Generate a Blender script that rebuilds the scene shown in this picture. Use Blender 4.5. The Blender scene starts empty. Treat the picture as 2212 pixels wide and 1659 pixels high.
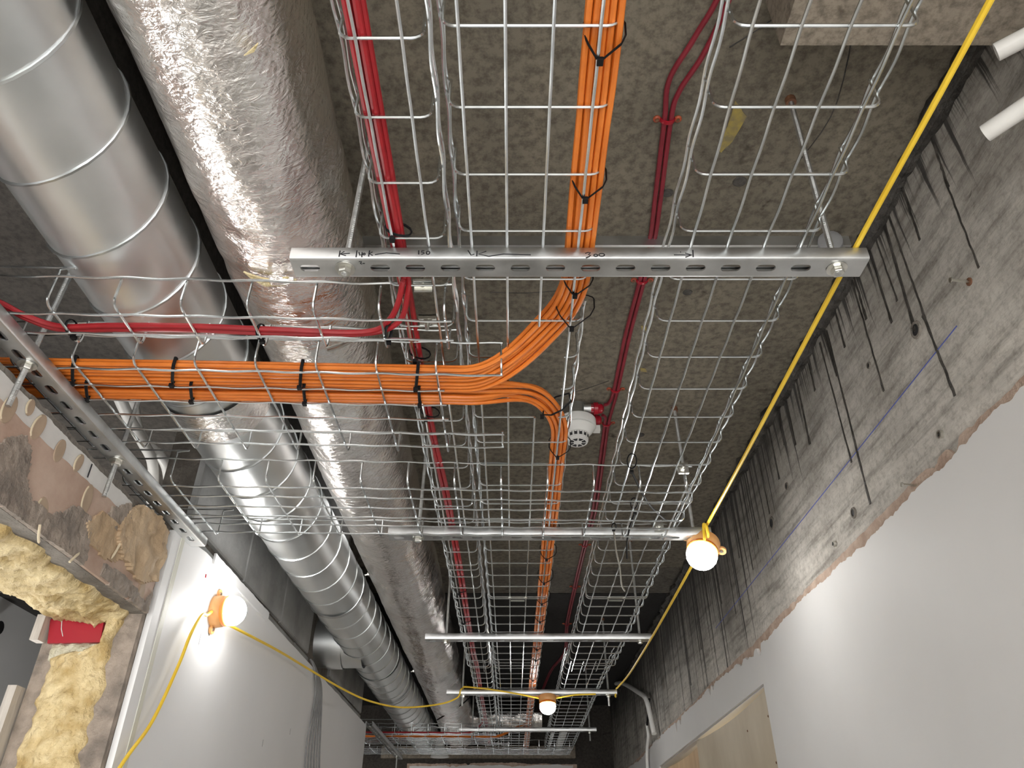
import bpy, math, random
from mathutils import Vector, Matrix, noise as mnoise
random.seed(7)
scene = bpy.context.scene
COL = scene.collection
H0 = 1.55            # eye height above the floor; heights below are written relative to the eye
PI = math.pi

# ------------------------------------------------------------------ camera
cam_d = bpy.data.cameras.new('camera')
cam = bpy.data.objects.new('camera', cam_d); COL.objects.link(cam)
cam.location = (0, 0, H0)
cam.rotation_euler = (math.radians(90 + 33.75), 0, 0)
cam_d.sensor_width = 36.0
cam_d.lens = 36.0 * 1615.0 / 2212.0
cam_d.clip_start = 0.02
scene.camera = cam

# ------------------------------------------------------------------ world and exposure
world = bpy.data.worlds.new('world'); scene.world = world
world.use_nodes = True
bg = world.node_tree.nodes['Background']
bg.inputs[0].default_value = (1.0, 0.985, 0.96, 1)
bg.inputs[1].default_value = 2.75
vs = scene.view_settings
vs.view_transform = 'Standard'; vs.look = 'None'; vs.gamma = 1.0; vs.exposure = 1.0
vs.use_curve_mapping = False
LAMP_STRENGTH = 35.0
LAMP_COLOR = (1.0, 0.985, 0.955, 1)

# ------------------------------------------------------------------ helpers
class MB:
    def __init__(self): self.v = []; self.f = []
    def add(self, vs_, fs_):
        o = len(self.v); self.v += [tuple(p) for p in vs_]; self.f += [tuple(i + o for i in q) for q in fs_]; return self
    def box(self, x0, x1, y0, y1, z0, z1):
        return self.add([(x0,y0,z0),(x1,y0,z0),(x1,y1,z0),(x0,y1,z0),(x0,y0,z1),(x1,y0,z1),(x1,y1,z1),(x0,y1,z1)],
                 [(0,3,2,1),(4,5,6,7),(0,1,5,4),(1,2,6,5),(2,3,7,6),(3,0,4,7)])
    def tube(self, pts, r, n=6, cap=True, flat=1.0, up=None):
        P = [Vector(p) for p in pts]; m = len(P)
        T = []
        for i in range(m):
            t = P[min(i+1, m-1)] - P[max(i-1, 0)]
            T.append(t.normalized() if t.length > 1e-9 else Vector((0,0,1)))
        ref = Vector(up) if up else (Vector((0,0,1)) if abs(T[0].z) < .9 else Vector((1,0,0)))
        a = (ref - T[0]*ref.dot(T[0])).normalized()
        vs_ = []; fs_ = []
        for i in range(m):
            a = a - T[i]*a.dot(T[i])
            a = a.normalized() if a.length > 1e-9 else T[i].orthogonal().normalized()
            b = T[i].cross(a)
            rr = r[i] if isinstance(r, (list, tuple)) else r
            for k in range(n):
                th = 2*PI*k/n
                vs_.append(P[i] + a*(math.cos(th)*rr*flat) + b*(math.sin(th)*rr))
        for i in range(m-1):
            for k in range(n):
                k2 = (k+1) % n
                fs_.append((i*n+k, i*n+k2, (i+1)*n+k2, (i+1)*n+k))
        if cap:
            fs_.append(tuple(range(n-1, -1, -1))); fs_.append(tuple((m-1)*n+k for k in range(n)))
        return self.add(vs_, fs_)
    def loop(self, pts, r, n=6):
        """closed tube"""
        P = [Vector(p) for p in pts]; m = len(P)
        c = sum(P, Vector())/m
        nrm = Vector()
        for i in range(m): nrm += (P[i]-c).cross(P[(i+1) % m]-c)
        nrm.normalize()
        vs_ = []; fs_ = []
        for i in range(m):
            t = (P[(i+1) % m]-P[i-1]).normalized(); b = t.cross(nrm).normalized()
            for k in range(n):
                th = 2*PI*k/n
                vs_.append(P[i] + nrm*(math.cos(th)*r*1.7) + b*(math.sin(th)*r*.7))
        for i in range(m):
            i2 = (i+1) % m
            for k in range(n):
                k2 = (k+1) % n
                fs_.append((i*n+k, i*n+k2, i2*n+k2, i2*n+k))
        return self.add(vs_, fs_)
    def lathe(self, prof, origin, axis=(0,0,1), n=24, cap=True):
        """prof = [(r, t)] along axis from origin"""
        ax = Vector(axis).normalized(); a = ax.orthogonal().normalized(); b = ax.cross(a); o = Vector(origin)
        vs_ = []; fs_ = []; m = len(prof)
        for (r, t) in prof:
            for k in range(n):
                th = 2*PI*k/n
                vs_.append(o + ax*t + a*(r*math.cos(th)) + b*(r*math.sin(th)))
        for i in range(m-1):
            for k in range(n):
                k2 = (k+1) % n
                fs_.append((i*n+k, i*n+k2, (i+1)*n+k2, (i+1)*n+k))
        if cap:
            fs_.append(tuple(range(n-1, -1, -1))); fs_.append(tuple((m-1)*n+k for k in range(n)))
        return self.add(vs_, fs_)
    def prism(self, poly, fn, d):
        """poly of 2D points, fn(a,b,t) -> 3D, thickness t 0..d"""
        n = len(poly)
        vs_ = [fn(a, b, 0) for a, b in poly] + [fn(a, b, d) for a, b in poly]
        fs_ = [tuple(range(n-1, -1, -1)), tuple(range(n, 2*n))] + [(i, (i+1) % n, n+(i+1) % n, n+i) for i in range(n)]
        return self.add(vs_, fs_)

def spl(pts, k=6):
    """Catmull-Rom through points"""
    P = [Vector(p) for p in pts]; out = []
    for i in range(len(P)-1):
        p0 = P[i-1] if i else P[0]*2 - P[1]
        p1, p2 = P[i], P[i+1]
        p3 = P[i+2] if i+2 < len(P) else P[-1]*2 - P[-2]
        for j in range(k):
            t = j/k
            out.append(.5*((2*p1) + (p2-p0)*t + (2*p0-5*p1+4*p2-p3)*t*t + (3*p1-p0-3*p2+p3)*t**3))
    out.append(P[-1]); return out

def lmesh(name, mb, mat, smooth=True, angle=.7):
    me = bpy.data.meshes.new(name); me.from_pydata(mb.v, [], mb.f)
    me.materials.append(M[mat])
    if smooth:
        me.polygons.foreach_set('use_smooth', [True]*len(me.polygons))
        me.set_sharp_from_angle(angle=angle)
    me.validate(); me.update(); return me
def obj(name, mb, mat, parent=None, smooth=True, angle=.7):
    me = mb if isinstance(mb, bpy.types.Mesh) else lmesh(name, mb, mat, smooth, angle)
    o = bpy.data.objects.new(name, me); COL.objects.link(o)
    if parent: o.parent = parent
    return o
def tag(o, label, cat, group=None):
    o['label'] = label; o['category'] = cat
    if group: o['group'] = group
    return o
def thing(name, label, cat, group=None):
    o = bpy.data.objects.new(name, None); COL.objects.link(o); o.empty_display_size = .05
    return tag(o, label, cat, group)
def struct(o, label=None):
    o['kind'] = 'structure'
    if label: o['label'] = label
    return o
def n1(x, s=0.0): return mnoise.noise(Vector((x, s, s*.37+1.3)))
def fbm(x, y, z=0.0, o=4): return mnoise.fractal(Vector((x, y, z)), 1.0, 2.0, o)

# ------------------------------------------------------------------ materials
M = {}
def nodes(name):
    m = bpy.data.materials.new(name); m.use_nodes = True; M[name] = m
    nt = m.node_tree; return m, nt, nt.nodes['Principled BSDF']
def N(nt, t, **kw):
    n = nt.nodes.new(t)
    for k, v in kw.items():
        if k.startswith('i_'): n.inputs[int(k[2:])].default_value = v
        else: setattr(n, k, v)
    return n
def ramp(nt, src, stops):
    r = nt.nodes.new('ShaderNodeValToRGB'); e = r.color_ramp.elements
    while len(e) < len(stops): e.new(.5)
    for q, (p, c) in zip(e, stops): q.position = p; q.color = (*c, 1) if len(c) == 3 else c
    nt.links.new(src, r.inputs[0]); return r.outputs[0]
def noise(nt, vec, scale, detail=5, rough=.55, dist=0.0):
    n = N(nt, 'ShaderNodeTexNoise'); n.inputs['Scale'].default_value = scale; n.inputs['Detail'].default_value = detail
    n.inputs['Roughness'].default_value = rough; n.inputs['Distortion'].default_value = dist
    nt.links.new(vec, n.inputs['Vector']); return n.outputs[0]
def mapv(nt, vec, scale): 
    m = N(nt, 'ShaderNodeMapping'); m.inputs['Scale'].default_value = scale; nt.links.new(vec, m.inputs[0]); return m.outputs[0]
def mix(nt, fac, a, b, mode='MIX'):
    m = N(nt, 'ShaderNodeMix', data_type='RGBA', blend_type=mode)
    for s, v in ((0, fac), (6, a), (7, b)):
        if hasattr(v, 'links'): nt.links.new(v, m.inputs[s])
        elif s == 0: m.inputs[s].default_value = v
        else: m.inputs[s].default_value = (*v, 1)
    return m.outputs[2]
def math_(nt, op, a, b=None, c=None):
    m = N(nt, 'ShaderNodeMath', operation=op)
    for i, v in enumerate((a, b, c)):
        if v is None: continue
        if hasattr(v, 'links'): nt.links.new(v, m.inputs[i])
        else: m.inputs[i].default_value = v
    return m.outputs[0]
def bump(nt, bs, height, strength, dist=.01):
    b = N(nt, 'ShaderNodeBump'); b.inputs['Strength'].default_value = strength; b.inputs['Distance'].default_value = dist
    nt.links.new(height, b.inputs['Height']); nt.links.new(b.outputs[0], bs.inputs['Normal'])
def pos(nt): return N(nt, 'ShaderNodeNewGeometry').outputs['Position']

def simple(name, c1, c2=None, rough=.5, metal=0.0, scale=30, bstr=0.0, bscale=60, rough2=None, stretch=(1,1,1), spec=None, lo=.35, hi=.65):
    m, nt, b = nodes(name)
    p = mapv(nt, pos(nt), stretch)
    b.inputs['Metallic'].default_value = metal; b.inputs['Roughness'].default_value = rough
    if spec is not None: b.inputs['Specular IOR Level'].default_value = spec
    if c2:
        f = noise(nt, p, scale)
        nt.links.new(ramp(nt, f, [(lo, c1), (hi, c2)]), b.inputs['Base Color'])
        if rough2 is not None:
            r = N(nt, 'ShaderNodeMapRange', i_1=lo, i_2=hi, i_3=rough, i_4=rough2); nt.links.new(f, r.inputs[0]); nt.links.new(r.outputs[0], b.inputs['Roughness'])
    else: b.inputs['Base Color'].default_value = (*c1, 1)
    if bstr: bump(nt, b, noise(nt, p, bscale, 6), bstr)
    return m

simple('wire', (.60,.63,.64), (.74,.77,.78), .26, 1.0, 40)
simple('strut', (.52,.53,.53), (.68,.69,.69), .34, 1.0, 14, rough2=.5, stretch=(1,1,1), bstr=.04, bscale=90)
simple('rod', (.50,.51,.51), (.66,.67,.66), .35, 1.0, 60, bstr=.5, bscale=700, stretch=(.15,.15,1))
simple('zinc', (.62,.62,.58), (.78,.77,.72), .3, 1.0, 50)
simple('spiral', (.76,.785,.79), (.88,.90,.905), .30, 1.0, 3.2, rough2=.44, bstr=.05, bscale=5)
simple('seam', (.50,.52,.53), (.62,.64,.64), .32, 1.0, 10)
simple('orange', (.64,.160,.018), (.76,.215,.03), .36, 0, 20, bstr=.02, bscale=300)
simple('red', (.29,.010,.016), (.37,.016,.022), .36, 0, 18)
simple('crimson', (.20,.014,.026), (.27,.024,.04), .4, 0, 18)
simple('red_plastic', (.36,.006,.02), None, .28)
simple('clip', (.45,.09,.03), (.26,.05,.03), .45, 0, 60)
simple('black', (.006,.006,.007), None, .6, spec=.25)
simple('marker', (.012,.012,.016), None, .55)
simple('yellow', (.86,.56,.035), (.92,.64,.06), .4, 0, 14)
simple('white_pvc', (.72,.71,.68), (.78,.77,.74), .35, 0, 20)
simple('lamp_base', (.72,.36,.13), (.78,.42,.17), .45, 0, 20)
simple('lamp_rim', (.85,.24,.03), None, .35)
simple('white_plastic', (.76,.76,.74), None, .32)
simple('dark_slot', (.03,.03,.032), None, .6)
simple('grey_cable', (.22,.22,.225), (.28,.28,.28), .5, 0, 30)
simple('tar', (.022,.020,.018), (.075,.068,.06), .48, 0, 25, bstr=.8, bscale=70)
simple('plaster', (.66,.655,.645), (.70,.695,.685), .62, 0, 2.5, bstr=.06, bscale=9)
simple('plaster_left', (.78,.78,.785), (.82,.82,.825), .55, 0, 2.0, bstr=.04, bscale=7)
simple('browning', (.42,.30,.23), (.60,.47,.38), .85, 0, 26, bstr=.7, bscale=110)
simple('lintel', (.115,.10,.085), (.26,.235,.205), .9, 0, 12, bstr=.8, bscale=60)
simple('pink_plaster', (.38,.26,.20), (.54,.41,.33), .75, 0, 9, bstr=.15, bscale=40)
simple('white_band', (.60,.585,.56), (.70,.69,.67), .6, 0, 8, bstr=.1, bscale=40)
simple('patch_grey', (.19,.16,.135), (.36,.30,.25), .85, 0, 26, bstr=.8, bscale=70)
simple('patch_tan', (.42,.30,.185), (.54,.41,.275), .85, 0, 10, bstr=.9, bscale=36)
simple('daub', (.34,.25,.175), (.42,.32,.23), .7, 0, 12, bstr=.1, bscale=40)
simple('daub_rim', (.62,.53,.38), None, .6)
simple('foam', (.48,.34,.14), (.80,.66,.39), .8, 0, 22, bstr=1.0, bscale=75)
simple('foam_pale', (.62,.58,.42), (.72,.68,.55), .85, 0, 40, bstr=1.0, bscale=130)
simple('red_board', (.33,.012,.025), (.37,.016,.03), .3, 0, 8)
simple('timber', (.46,.42,.38), (.58,.54,.49), .75, 0, 16, stretch=(6,6,.6), bstr=.2, bscale=50)
simple('ply', (.50,.42,.30), (.62,.54,.41), .55, 0, 5, stretch=(1,1,.5), bstr=.05, bscale=30)
simple('ply_warm', (.55,.38,.22), (.68,.50,.31), .5, 0, 9, stretch=(3,3,.3), bstr=.05, bscale=30)
simple('bead', (.66,.655,.58), None, .5)
simple('grey_room', (.40,.41,.415), (.44,.45,.455), .7, 0, 2)
simple('block', (.26,.26,.255), (.42,.42,.41), .85, 0, 5, bstr=.25, bscale=60)
simple('mortar', (.09,.078,.066), (.16,.14,.12), .95, 0, 25, bstr=.9, bscale=60)
simple('floor', (.56,.55,.53), (.66,.65,.62), .8, 0, 5)
simple('insulation', (.74,.60,.30), (.84,.74,.48), .85, 0, 60, bstr=.8, bscale=160)
simple('chalk', (.10,.13,.42), None, .8)
simple('rust', (.13,.055,.03), (.22,.10,.05), .8, 0, 80)
simple('yellow_paint', (.38,.29,.07), (.22,.18,.09), .7, 0, 60)

def emit(name, color, strength):
    m, nt, b = nodes(name)
    b.inputs['Base Color'].default_value = (.9,.9,.88,1)
    b.inputs['Emission Color'].default_value = color; b.inputs['Emission Strength'].default_value = strength
emit('lamp_dome', LAMP_COLOR, LAMP_STRENGTH)
emit('fill_globe', (1.0,.98,.95,1), 95.0)
emit('warm_lamp', (1.0, .80, .52, 1), 45.0)

def foil():
    m, nt, b = nodes('foil')
    p = pos(nt)
    b.inputs['Metallic'].default_value = 1.0
    f = noise(nt, p, 9, 4)
    nt.links.new(ramp(nt, f, [(.3, (.86,.80,.78)), (.55, (.94,.92,.90)), (.75, (.90,.84,.81))]), b.inputs['Base Color'])
    r = N(nt, 'ShaderNodeMapRange', i_1=.3, i_2=.7, i_3=.14, i_4=.30); nt.links.new(f, r.inputs[0]); nt.links.new(r.outputs[0], b.inputs['Roughness'])
    a = noise(nt, mapv(nt, p, (1, 2.2, 1)), 22, 7, .55, .8)
    g = N(nt, 'ShaderNodeTexWave', wave_type='BANDS', bands_direction='DIAGONAL'); g.inputs['Scale'].default_value = 38; g.inputs['Distortion'].default_value = 1.5; g.inputs['Detail'].default_value = 2
    nt.links.new(p, g.inputs['Vector'])
    w = math_(nt, 'ADD', a, math_(nt, 'MULTIPLY', g.outputs[1], .05))
    rd = math_(nt, 'ABSOLUTE', math_(nt, 'SUBTRACT', noise(nt, mapv(nt, p, (1, 1.7, 1)), 46, 3, .5, 1.2), .5))
    w = math_(nt, 'ADD', w, math_(nt, 'MULTIPLY', rd, .7))
    bump(nt, b, w, .52, .008)
foil()

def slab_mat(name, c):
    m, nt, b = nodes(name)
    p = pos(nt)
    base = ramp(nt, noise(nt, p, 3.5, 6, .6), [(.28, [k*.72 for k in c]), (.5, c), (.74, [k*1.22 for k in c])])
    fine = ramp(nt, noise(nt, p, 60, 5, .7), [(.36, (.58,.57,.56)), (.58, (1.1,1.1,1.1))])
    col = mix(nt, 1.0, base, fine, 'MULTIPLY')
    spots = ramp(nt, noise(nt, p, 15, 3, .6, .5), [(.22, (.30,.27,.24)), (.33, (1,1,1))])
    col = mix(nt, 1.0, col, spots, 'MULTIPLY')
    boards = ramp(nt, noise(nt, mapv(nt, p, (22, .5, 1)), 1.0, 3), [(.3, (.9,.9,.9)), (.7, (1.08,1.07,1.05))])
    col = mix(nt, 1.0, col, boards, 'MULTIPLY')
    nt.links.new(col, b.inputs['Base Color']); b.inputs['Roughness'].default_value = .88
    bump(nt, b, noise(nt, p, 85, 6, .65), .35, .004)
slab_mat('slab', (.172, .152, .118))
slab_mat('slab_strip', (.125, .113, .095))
slab_mat('slab_black', (.017, .0155, .015))  # far soffit, much darker tone than the near slab
slab_mat('beam', (.27, .232, .185))
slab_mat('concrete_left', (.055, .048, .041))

def wall_concrete():
    m, nt, b = nodes('wall_concrete')
    p = pos(nt)
    s = N(nt, 'ShaderNodeSeparateXYZ'); nt.links.new(p, s.inputs[0])
    Y, Z = s.outputs[1], s.outputs[2]
    base = ramp(nt, noise(nt, p, 3.0, 6, .6), [(.3, (.36,.335,.30)), (.5, (.50,.475,.43)), (.72, (.63,.60,.55))])
    grain = ramp(nt, noise(nt, mapv(nt, p, (1, 2.2, 26)), 1.6, 5, .65), [(.34, (.58,.57,.56)), (.48, (1,1,1)), (.66, (1.18,1.18,1.18))])
    col = mix(nt, 1.0, base, grain, 'MULTIPLY')
    fine = ramp(nt, noise(nt, p, 75, 4, .7), [(.33, (.72,.71,.7)), (.55, (1.03,1.03,1.03))])
    col = mix(nt, 1.0, col, fine, 'MULTIPLY')
    pits = ramp(nt, noise(nt, mapv(nt, p, (1, 1, 2.2)), 26, 3, .55, .4), [(.2, (.22,.2,.18)), (.29, (1,1,1))])
    col = mix(nt, 1.0, col, pits, 'MULTIPLY')
    # tar that ran down from the slab joint, thin streaks of uneven length
    d = math_(nt, 'SUBTRACT', H0 + 1.12, Z)
    w = N(nt, 'ShaderNodeTexNoise', noise_dimensions='1D'); w.inputs['Scale'].default_value = 30; w.inputs['Detail'].default_value = 4; w.inputs['Roughness'].default_value = .75
    wob = math_(nt, 'MULTIPLY', noise(nt, p, 9, 2), .012)
    nt.links.new(math_(nt, 'ADD', Y, wob), w.inputs['W'])
    many = N(nt, 'ShaderNodeMapRange', i_1=1.5, i_2=2.7, i_3=.30, i_4=1.45); nt.links.new(Y, many.inputs[0])
    ln = math_(nt, 'MULTIPLY', math_(nt, 'MAXIMUM', math_(nt, 'SUBTRACT', w.outputs[0], .475), 0.0), 2.3)
    ln = math_(nt, 'ADD', math_(nt, 'MULTIPLY', ln, many.outputs[0]), .02)
    k = N(nt, 'ShaderNodeMapRange', i_1=-.02, i_2=.05, i_3=0, i_4=1); nt.links.new(math_(nt, 'SUBTRACT', ln, d), k.inputs[0])
    col = mix(nt, math_(nt, 'MULTIPLY', k.outputs[0], .9), col, (.022,.02,.019))
    # sooty stain along the slab joint, ragged lower edge
    soot = N(nt, 'ShaderNodeMapRange', i_1=.0, i_2=.50, i_3=1, i_4=0)
    nt.links.new(math_(nt, 'ADD', d, math_(nt, 'MULTIPLY', math_(nt, 'SUBTRACT', noise(nt, p, 4.5, 5), .5), .5)), soot.inputs[0])
    so2 = N(nt, 'ShaderNodeMapRange', i_1=1.2, i_2=2.7, i_3=.42, i_4=.95); nt.links.new(Y, so2.inputs[0])
    col = mix(nt, math_(nt, 'MULTIPLY', soot.outputs[0], so2.outputs[0]), col, (.035,.033,.031))
    nt.links.new(col, b.inputs['Base Color']); b.inputs['Roughness'].default_value = .8
    bump(nt, b, noise(nt, mapv(nt, p, (1, 1, 3)), 50, 6, .6), .3, .005)
wall_concrete()
# ------------------------------------------------------------------ room shell
XR, XL = .74, -.80
Y0 = -.80           # corridor cut short and left open behind the viewer to let in world light
struct(obj('floor', MB().box(-2.6, 2.6, -2.5, 6.25, -1.65, -1.55), 'floor'))
struct(obj('ceiling', MB().box(-.44, .94, Y0, 3.08, 1.12, 1.30).box(-.70, -.44, Y0, 3.08, 1.50, 1.6).box(-.72, -.70, Y0, 3.08, 1.3, 1.5).box(-.44, -.42, Y0, 3.08, 1.3, 1.5), 'slab'), 'rough grey-brown concrete soffit over the near half of the corridor')  # raised recess over the ducts added to keep the gap between them dark
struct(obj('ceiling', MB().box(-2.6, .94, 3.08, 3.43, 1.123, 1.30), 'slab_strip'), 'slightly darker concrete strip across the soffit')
struct(obj('ceiling', MB().box(-2.6, .94, 3.43, 6.25, 1.12, 1.30), 'slab_black'), 'near-black concrete soffit over the far half')
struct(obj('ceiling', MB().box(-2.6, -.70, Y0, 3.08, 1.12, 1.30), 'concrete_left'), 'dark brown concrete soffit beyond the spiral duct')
# downstand beam, near right
bm_ = MB()
pts = []
bx = [(.385 + .004*n1(i*.9, 3), i) for i in range(2)]
bm_.box(.385, .74, Y0, .622, 1.0, 1.12)
struct(obj('ceiling_beam', bm_, 'beam', smooth=False), 'pale concrete downstand beam ending above the right hand tray')

# wall on the right: concrete above, plaster below, boarded-up doorway
DY0, DY1, DH = 2.28, 4.12, .481
wr = MB().box(XR, .94, Y0, 6.1, DH, 1.12).box(XR, .94, Y0, DY0, -1.55, DH).box(XR, .94, DY1, 6.1, -1.55, DH)
wall_r = struct(obj('wall_right', wr, 'wall_concrete', smooth=False), 'board-marked concrete wall with black tar runs above torn plaster')

def ragged(mb, axis, a0, a1, da, zlo, zhi, xf, xb):
    """thin upright sheet with an uneven top edge; axis 'Y' -> runs along Y at x = xf"""
    n = max(1, int((a1-a0)/da)); rows = []
    for i in range(n+1):
        a = a0 + (a1-a0)*i/n
        l, h = zlo(a), zhi(a)
        q = [(xf, a, l), (xf, a, h), (xb, a, h), (xb, a, l)] if axis == 'Y' else [(a, xf, l), (a, xf, h), (a, xb, h), (a, xb, l)]
        rows.append(q)
    vs_ = [p for r in rows for p in r]; fs_ = [(0,1,2,3)]
    for i in range(n):
        o, p = i*4, i*4+4
        fs_ += [(o, p, p+1, o+1), (o+1, p+1, p+2, o+2), (o+3, o, p, p+3)]
    fs_.append((n*4, n*4+3, n*4+2, n*4+1))
    return mb.add(vs_, fs_)
def tear(a, s, amp):
    v = .8*n1(a*2.3, s) + .45*n1(a*9, s+2) + .22*n1(a*31, s+5) + .20*n1(a*97, s+8)
    sp = max(0, n1(a*5.0, s+11)-.12)*2.4*max(0, n1(a*27, s+4)+.1)*(1+.5*n1(a*120, s))
    return amp*(v - 3.0*sp)
lo = lambda a: DH if DY0 < a < DY1 else -1.55
def with_door(fn_hi, xf, xb):
    mb = MB()
    ragged(mb, 'Y', Y0, DY0, .006, lambda a: -1.55, fn_hi, xf, xb)
    ragged(mb, 'Y', DY0, DY1, .006, lambda a: DH, fn_hi, xf, xb)
    ragged(mb, 'Y', DY1, 6.05, .006, lambda a: -1.55, fn_hi, xf, xb)
    return mb
pk = obj('undercoat_plaster', with_door(lambda a: .611 + tear(a, 1.0, .007), XR-.005, XR+.001), 'browning', wall_r, smooth=False)
pk['label'] = 'torn edge of pinkish brown undercoat plaster'
wp = obj('painted_plaster', with_door(lambda a: .593 + min(.010, tear(a, 1.7, .020)), XR-.013, XR-.004), 'plaster', wall_r, smooth=False)
wp['label'] = 'white painted plaster'

# tar bead in the wall/slab joint and single tar runs
mb = MB(); P = []; R_ = []
for i in range(420):
    y = .40 + i*.0125
    P.append((XR-.004+.006*n1(y*9, 2), y, 1.106 + .010*n1(y*6, 4)))
    R_.append(max(.006, .020 + .013*n1(y*14, 7) + .010*n1(y*45, 1) - .0022*max(0, y-2)))
mb.tube(P, R_, 7)
o = obj('tar_bead', mb, 'tar', wall_r); o['label'] = 'lumpy black tar bead in the joint under the soffit'
runs = [(.854,1.10,.868,.98,.005),(.868,1.0,.882,.811,.0035),(1.057,1.10,1.086,.842,.0075),(1.049,.85,1.049,.677,.0055),(1.036,1.10,1.047,.839,.0045),
        (1.133,1.11,1.144,.908,.0055),(1.214,1.10,1.222,.979,.0065),(1.228,1.09,1.244,.814,.0048),(1.392,1.08,1.420,.651,.0058),(1.438,1.08,1.449,.762,.0050),
        (1.609,1.10,1.626,.906,.0080),(1.757,1.10,1.778,.991,.0100),(1.990,1.09,1.991,.882,.0060),(1.406,1.09,1.405,.961,.0050),(1.10,1.10,1.105,.93,.004),
        (1.33,1.1,1.335,.99,.006),(1.52,1.1,1.525,1.0,.007),(1.70,1.1,1.708,.95,.006),(1.86,1.1,1.866,.93,.008),(.97,1.1,.982,.97,.005),(2.12,1.1,2.125,.86,.006),
        (2.22,1.1,2.224,.80,.005),(2.33,1.1,2.335,.88,.006),(2.47,1.1,2.475,.74,.005),(2.62,1.1,2.624,.82,.007),(2.80,1.1,2.804,.70,.005),(3.0,1.1,3.004,.76,.006),(3.25,1.1,3.255,.68,.006)]
for k, (y0, h0, y1, h1, r) in enumerate(runs):
    n = 16; P = []; R_ = []
    for i in range(n+1):
        t = i/n
        P.append((XR-.0005, y0+(y1-y0)*t+.002*n1(t*9, k), h0+(h1-h0)*t))
        R_.append(r*(.75+.35*n1(t*12, k+3)) * (1.25 if t > .93 else 1) * (1.5 if t < .08 else 1)*.75)
    obj('tar_run', MB().tube(P, R_, 6, flat=.45, up=(1,0,0)), 'tar', wall_r)
o = obj('chalk_line', MB().box(XR-.0012, XR, .98, 2.75, .7700, .7716), 'chalk', wall_r); o['label'] = 'thin blue chalk line'
# holes and fixings in the concrete
for (y, h, a, b_) in ((1.082,.842,.014,.017),(1.988,.852,.016,.020),(1.50,.667,.010,.013),(1.825,.889,.008,.009),(1.266,.892,.006,.006)):
    mb = MB().lathe([(a*1.25,0),(a*1.15,.003),(a*.8,.003)], (XR, y, h), (-1,0,0), 14, cap=False)
    ho = obj('hole_rim', mb, 'lintel', wall_r)
    obj('hole', MB().lathe([(a*.85,.0),(a*.84,.0012)], (XR, y, h), (-1,0,0), 14), 'dark_slot', ho)

# boards in the doorway and the lit room behind it
def ply(name, mat, label, y0, y1, x0, bow, drop):
    mb = MB(); n = 14
    rows = []
    for i in range(n+1):
        t = i/n; y = y0+(y1-y0)*t; x = x0+bow*math.sin(PI*t)
        ht = .470-drop*math.sin(PI*min(1, t*1.05))
        rows.append([(x, y, -1.54), (x, y, ht), (x+.012, y, ht), (x+.012, y, -1.54)])
    vs_ = [p for r in rows for p in r]; fs_ = [(0,1,2,3)]
    for i in range(n):
        o_, p_ = i*4, i*4+4
        fs_ += [(o_,p_,p_+1,o_+1),(o_+1,p_+1,p_+2,o_+2),(o_+2,p_+2,p_+3,o_+3),(o_+3,p_+3,p_,o_)]
    fs_.append((n*4,n*4+3,n*4+2,n*4+1))
    t_ = thing(name, label, 'board'); obj('sheet', mb.add(vs_, fs_), mat, t_)
    for (yy, hh) in ((y0+.03, .40), (y0+.03, .28), (y0+.28, .40)):
        obj('screw_head', MB().lathe([(.0035,0),(.003,.0015)], (x0+bow*math.sin(PI*(yy-y0)/(y1-y0)), yy, hh), (-1,0,0), 8), 'rust', t_)
ply('plywood_board', 'ply', 'pale bowed plywood board covering the near half of the doorway', DY0+.008, 3.27, XR-.004, .009, .008)
ply('plywood_board', 'ply_warm', 'warm brown plywood board covering the far half of the doorway', 3.255, 4.10, XR+.018, .010, .006)
struct(obj('wall_room_back', MB().box(2.3, 2.4, 1.0, 5.6, -1.55, 1.0).box(.94, 2.4, 1.0, 1.1, -1.55, 1.0).box(.94, 2.4, 5.5, 5.6, -1.55, 1.0), 'plaster', smooth=False))
struct(obj('ceiling', MB().box(.94, 2.4, 1.0, 5.6, .92, 1.02), 'plaster', smooth=False), 'white ceiling of the lit room behind the boarded doorway')
obj('door_head_lining', MB().box(XR-.004, .94, DY0, DY1, DH-.003, DH+.001), 'plaster', wall_r, smooth=False)
t_ = thing('pendant_lamp', 'warm pendant lamp glowing behind the boarded doorway', 'lamp')
obj('bulb', MB().lathe([(.004,0),(.05,.01),(.07,.04),(.05,.08),(.03,.10)], (1.25, 3.0, .05), (0,0,1), 16), 'warm_lamp', t_)
obj('flex', MB().tube([(1.25,3.0,.15),(1.25,3.0,.92)], .004, 6), 'white_plastic', t_)
obj('lampholder', MB().lathe([(.05,0),(.05,.02)], (1.25, 3.0, .14), (0,0,1), 16), 'white_plastic', t_)

# ------------------------------------------------------------------ left side
LH = .488; YJ = 1.63
wl = MB().box(-1.0, XL, Y0, YJ, LH, .674).box(-1.0, XL, Y0, .52, -1.55, LH)
wall_l = struct(obj('wall_left', wl, 'lintel', smooth=False), 'stripped wall over the doorway with plaster and adhesive daubs')
def on_l(a, b, t): return (XL+t, a, b)
def rough_poly(pts, amp, s, k=7):
    out = []
    for i in range(len(pts)):
        (a0,b0),(a1,b1) = pts[i], pts[(i+1) % len(pts)]
        for j in range(k):
            t = j/k; a, b = a0+(a1-a0)*t, b0+(b1-b0)*t
            out.append((a+amp*n1(a*40+b*23, s), b+amp*n1(a*37-b*41, s+5)))
    return out
def lpatch(name, pts, mat, d, amp, s, label=None):
    q = rough_poly(pts, amp, s)
    o = obj(name, MB().prism(q, on_l, d), mat, wall_l, smooth=False)
    if label: o['label'] = label
    return o
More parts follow.
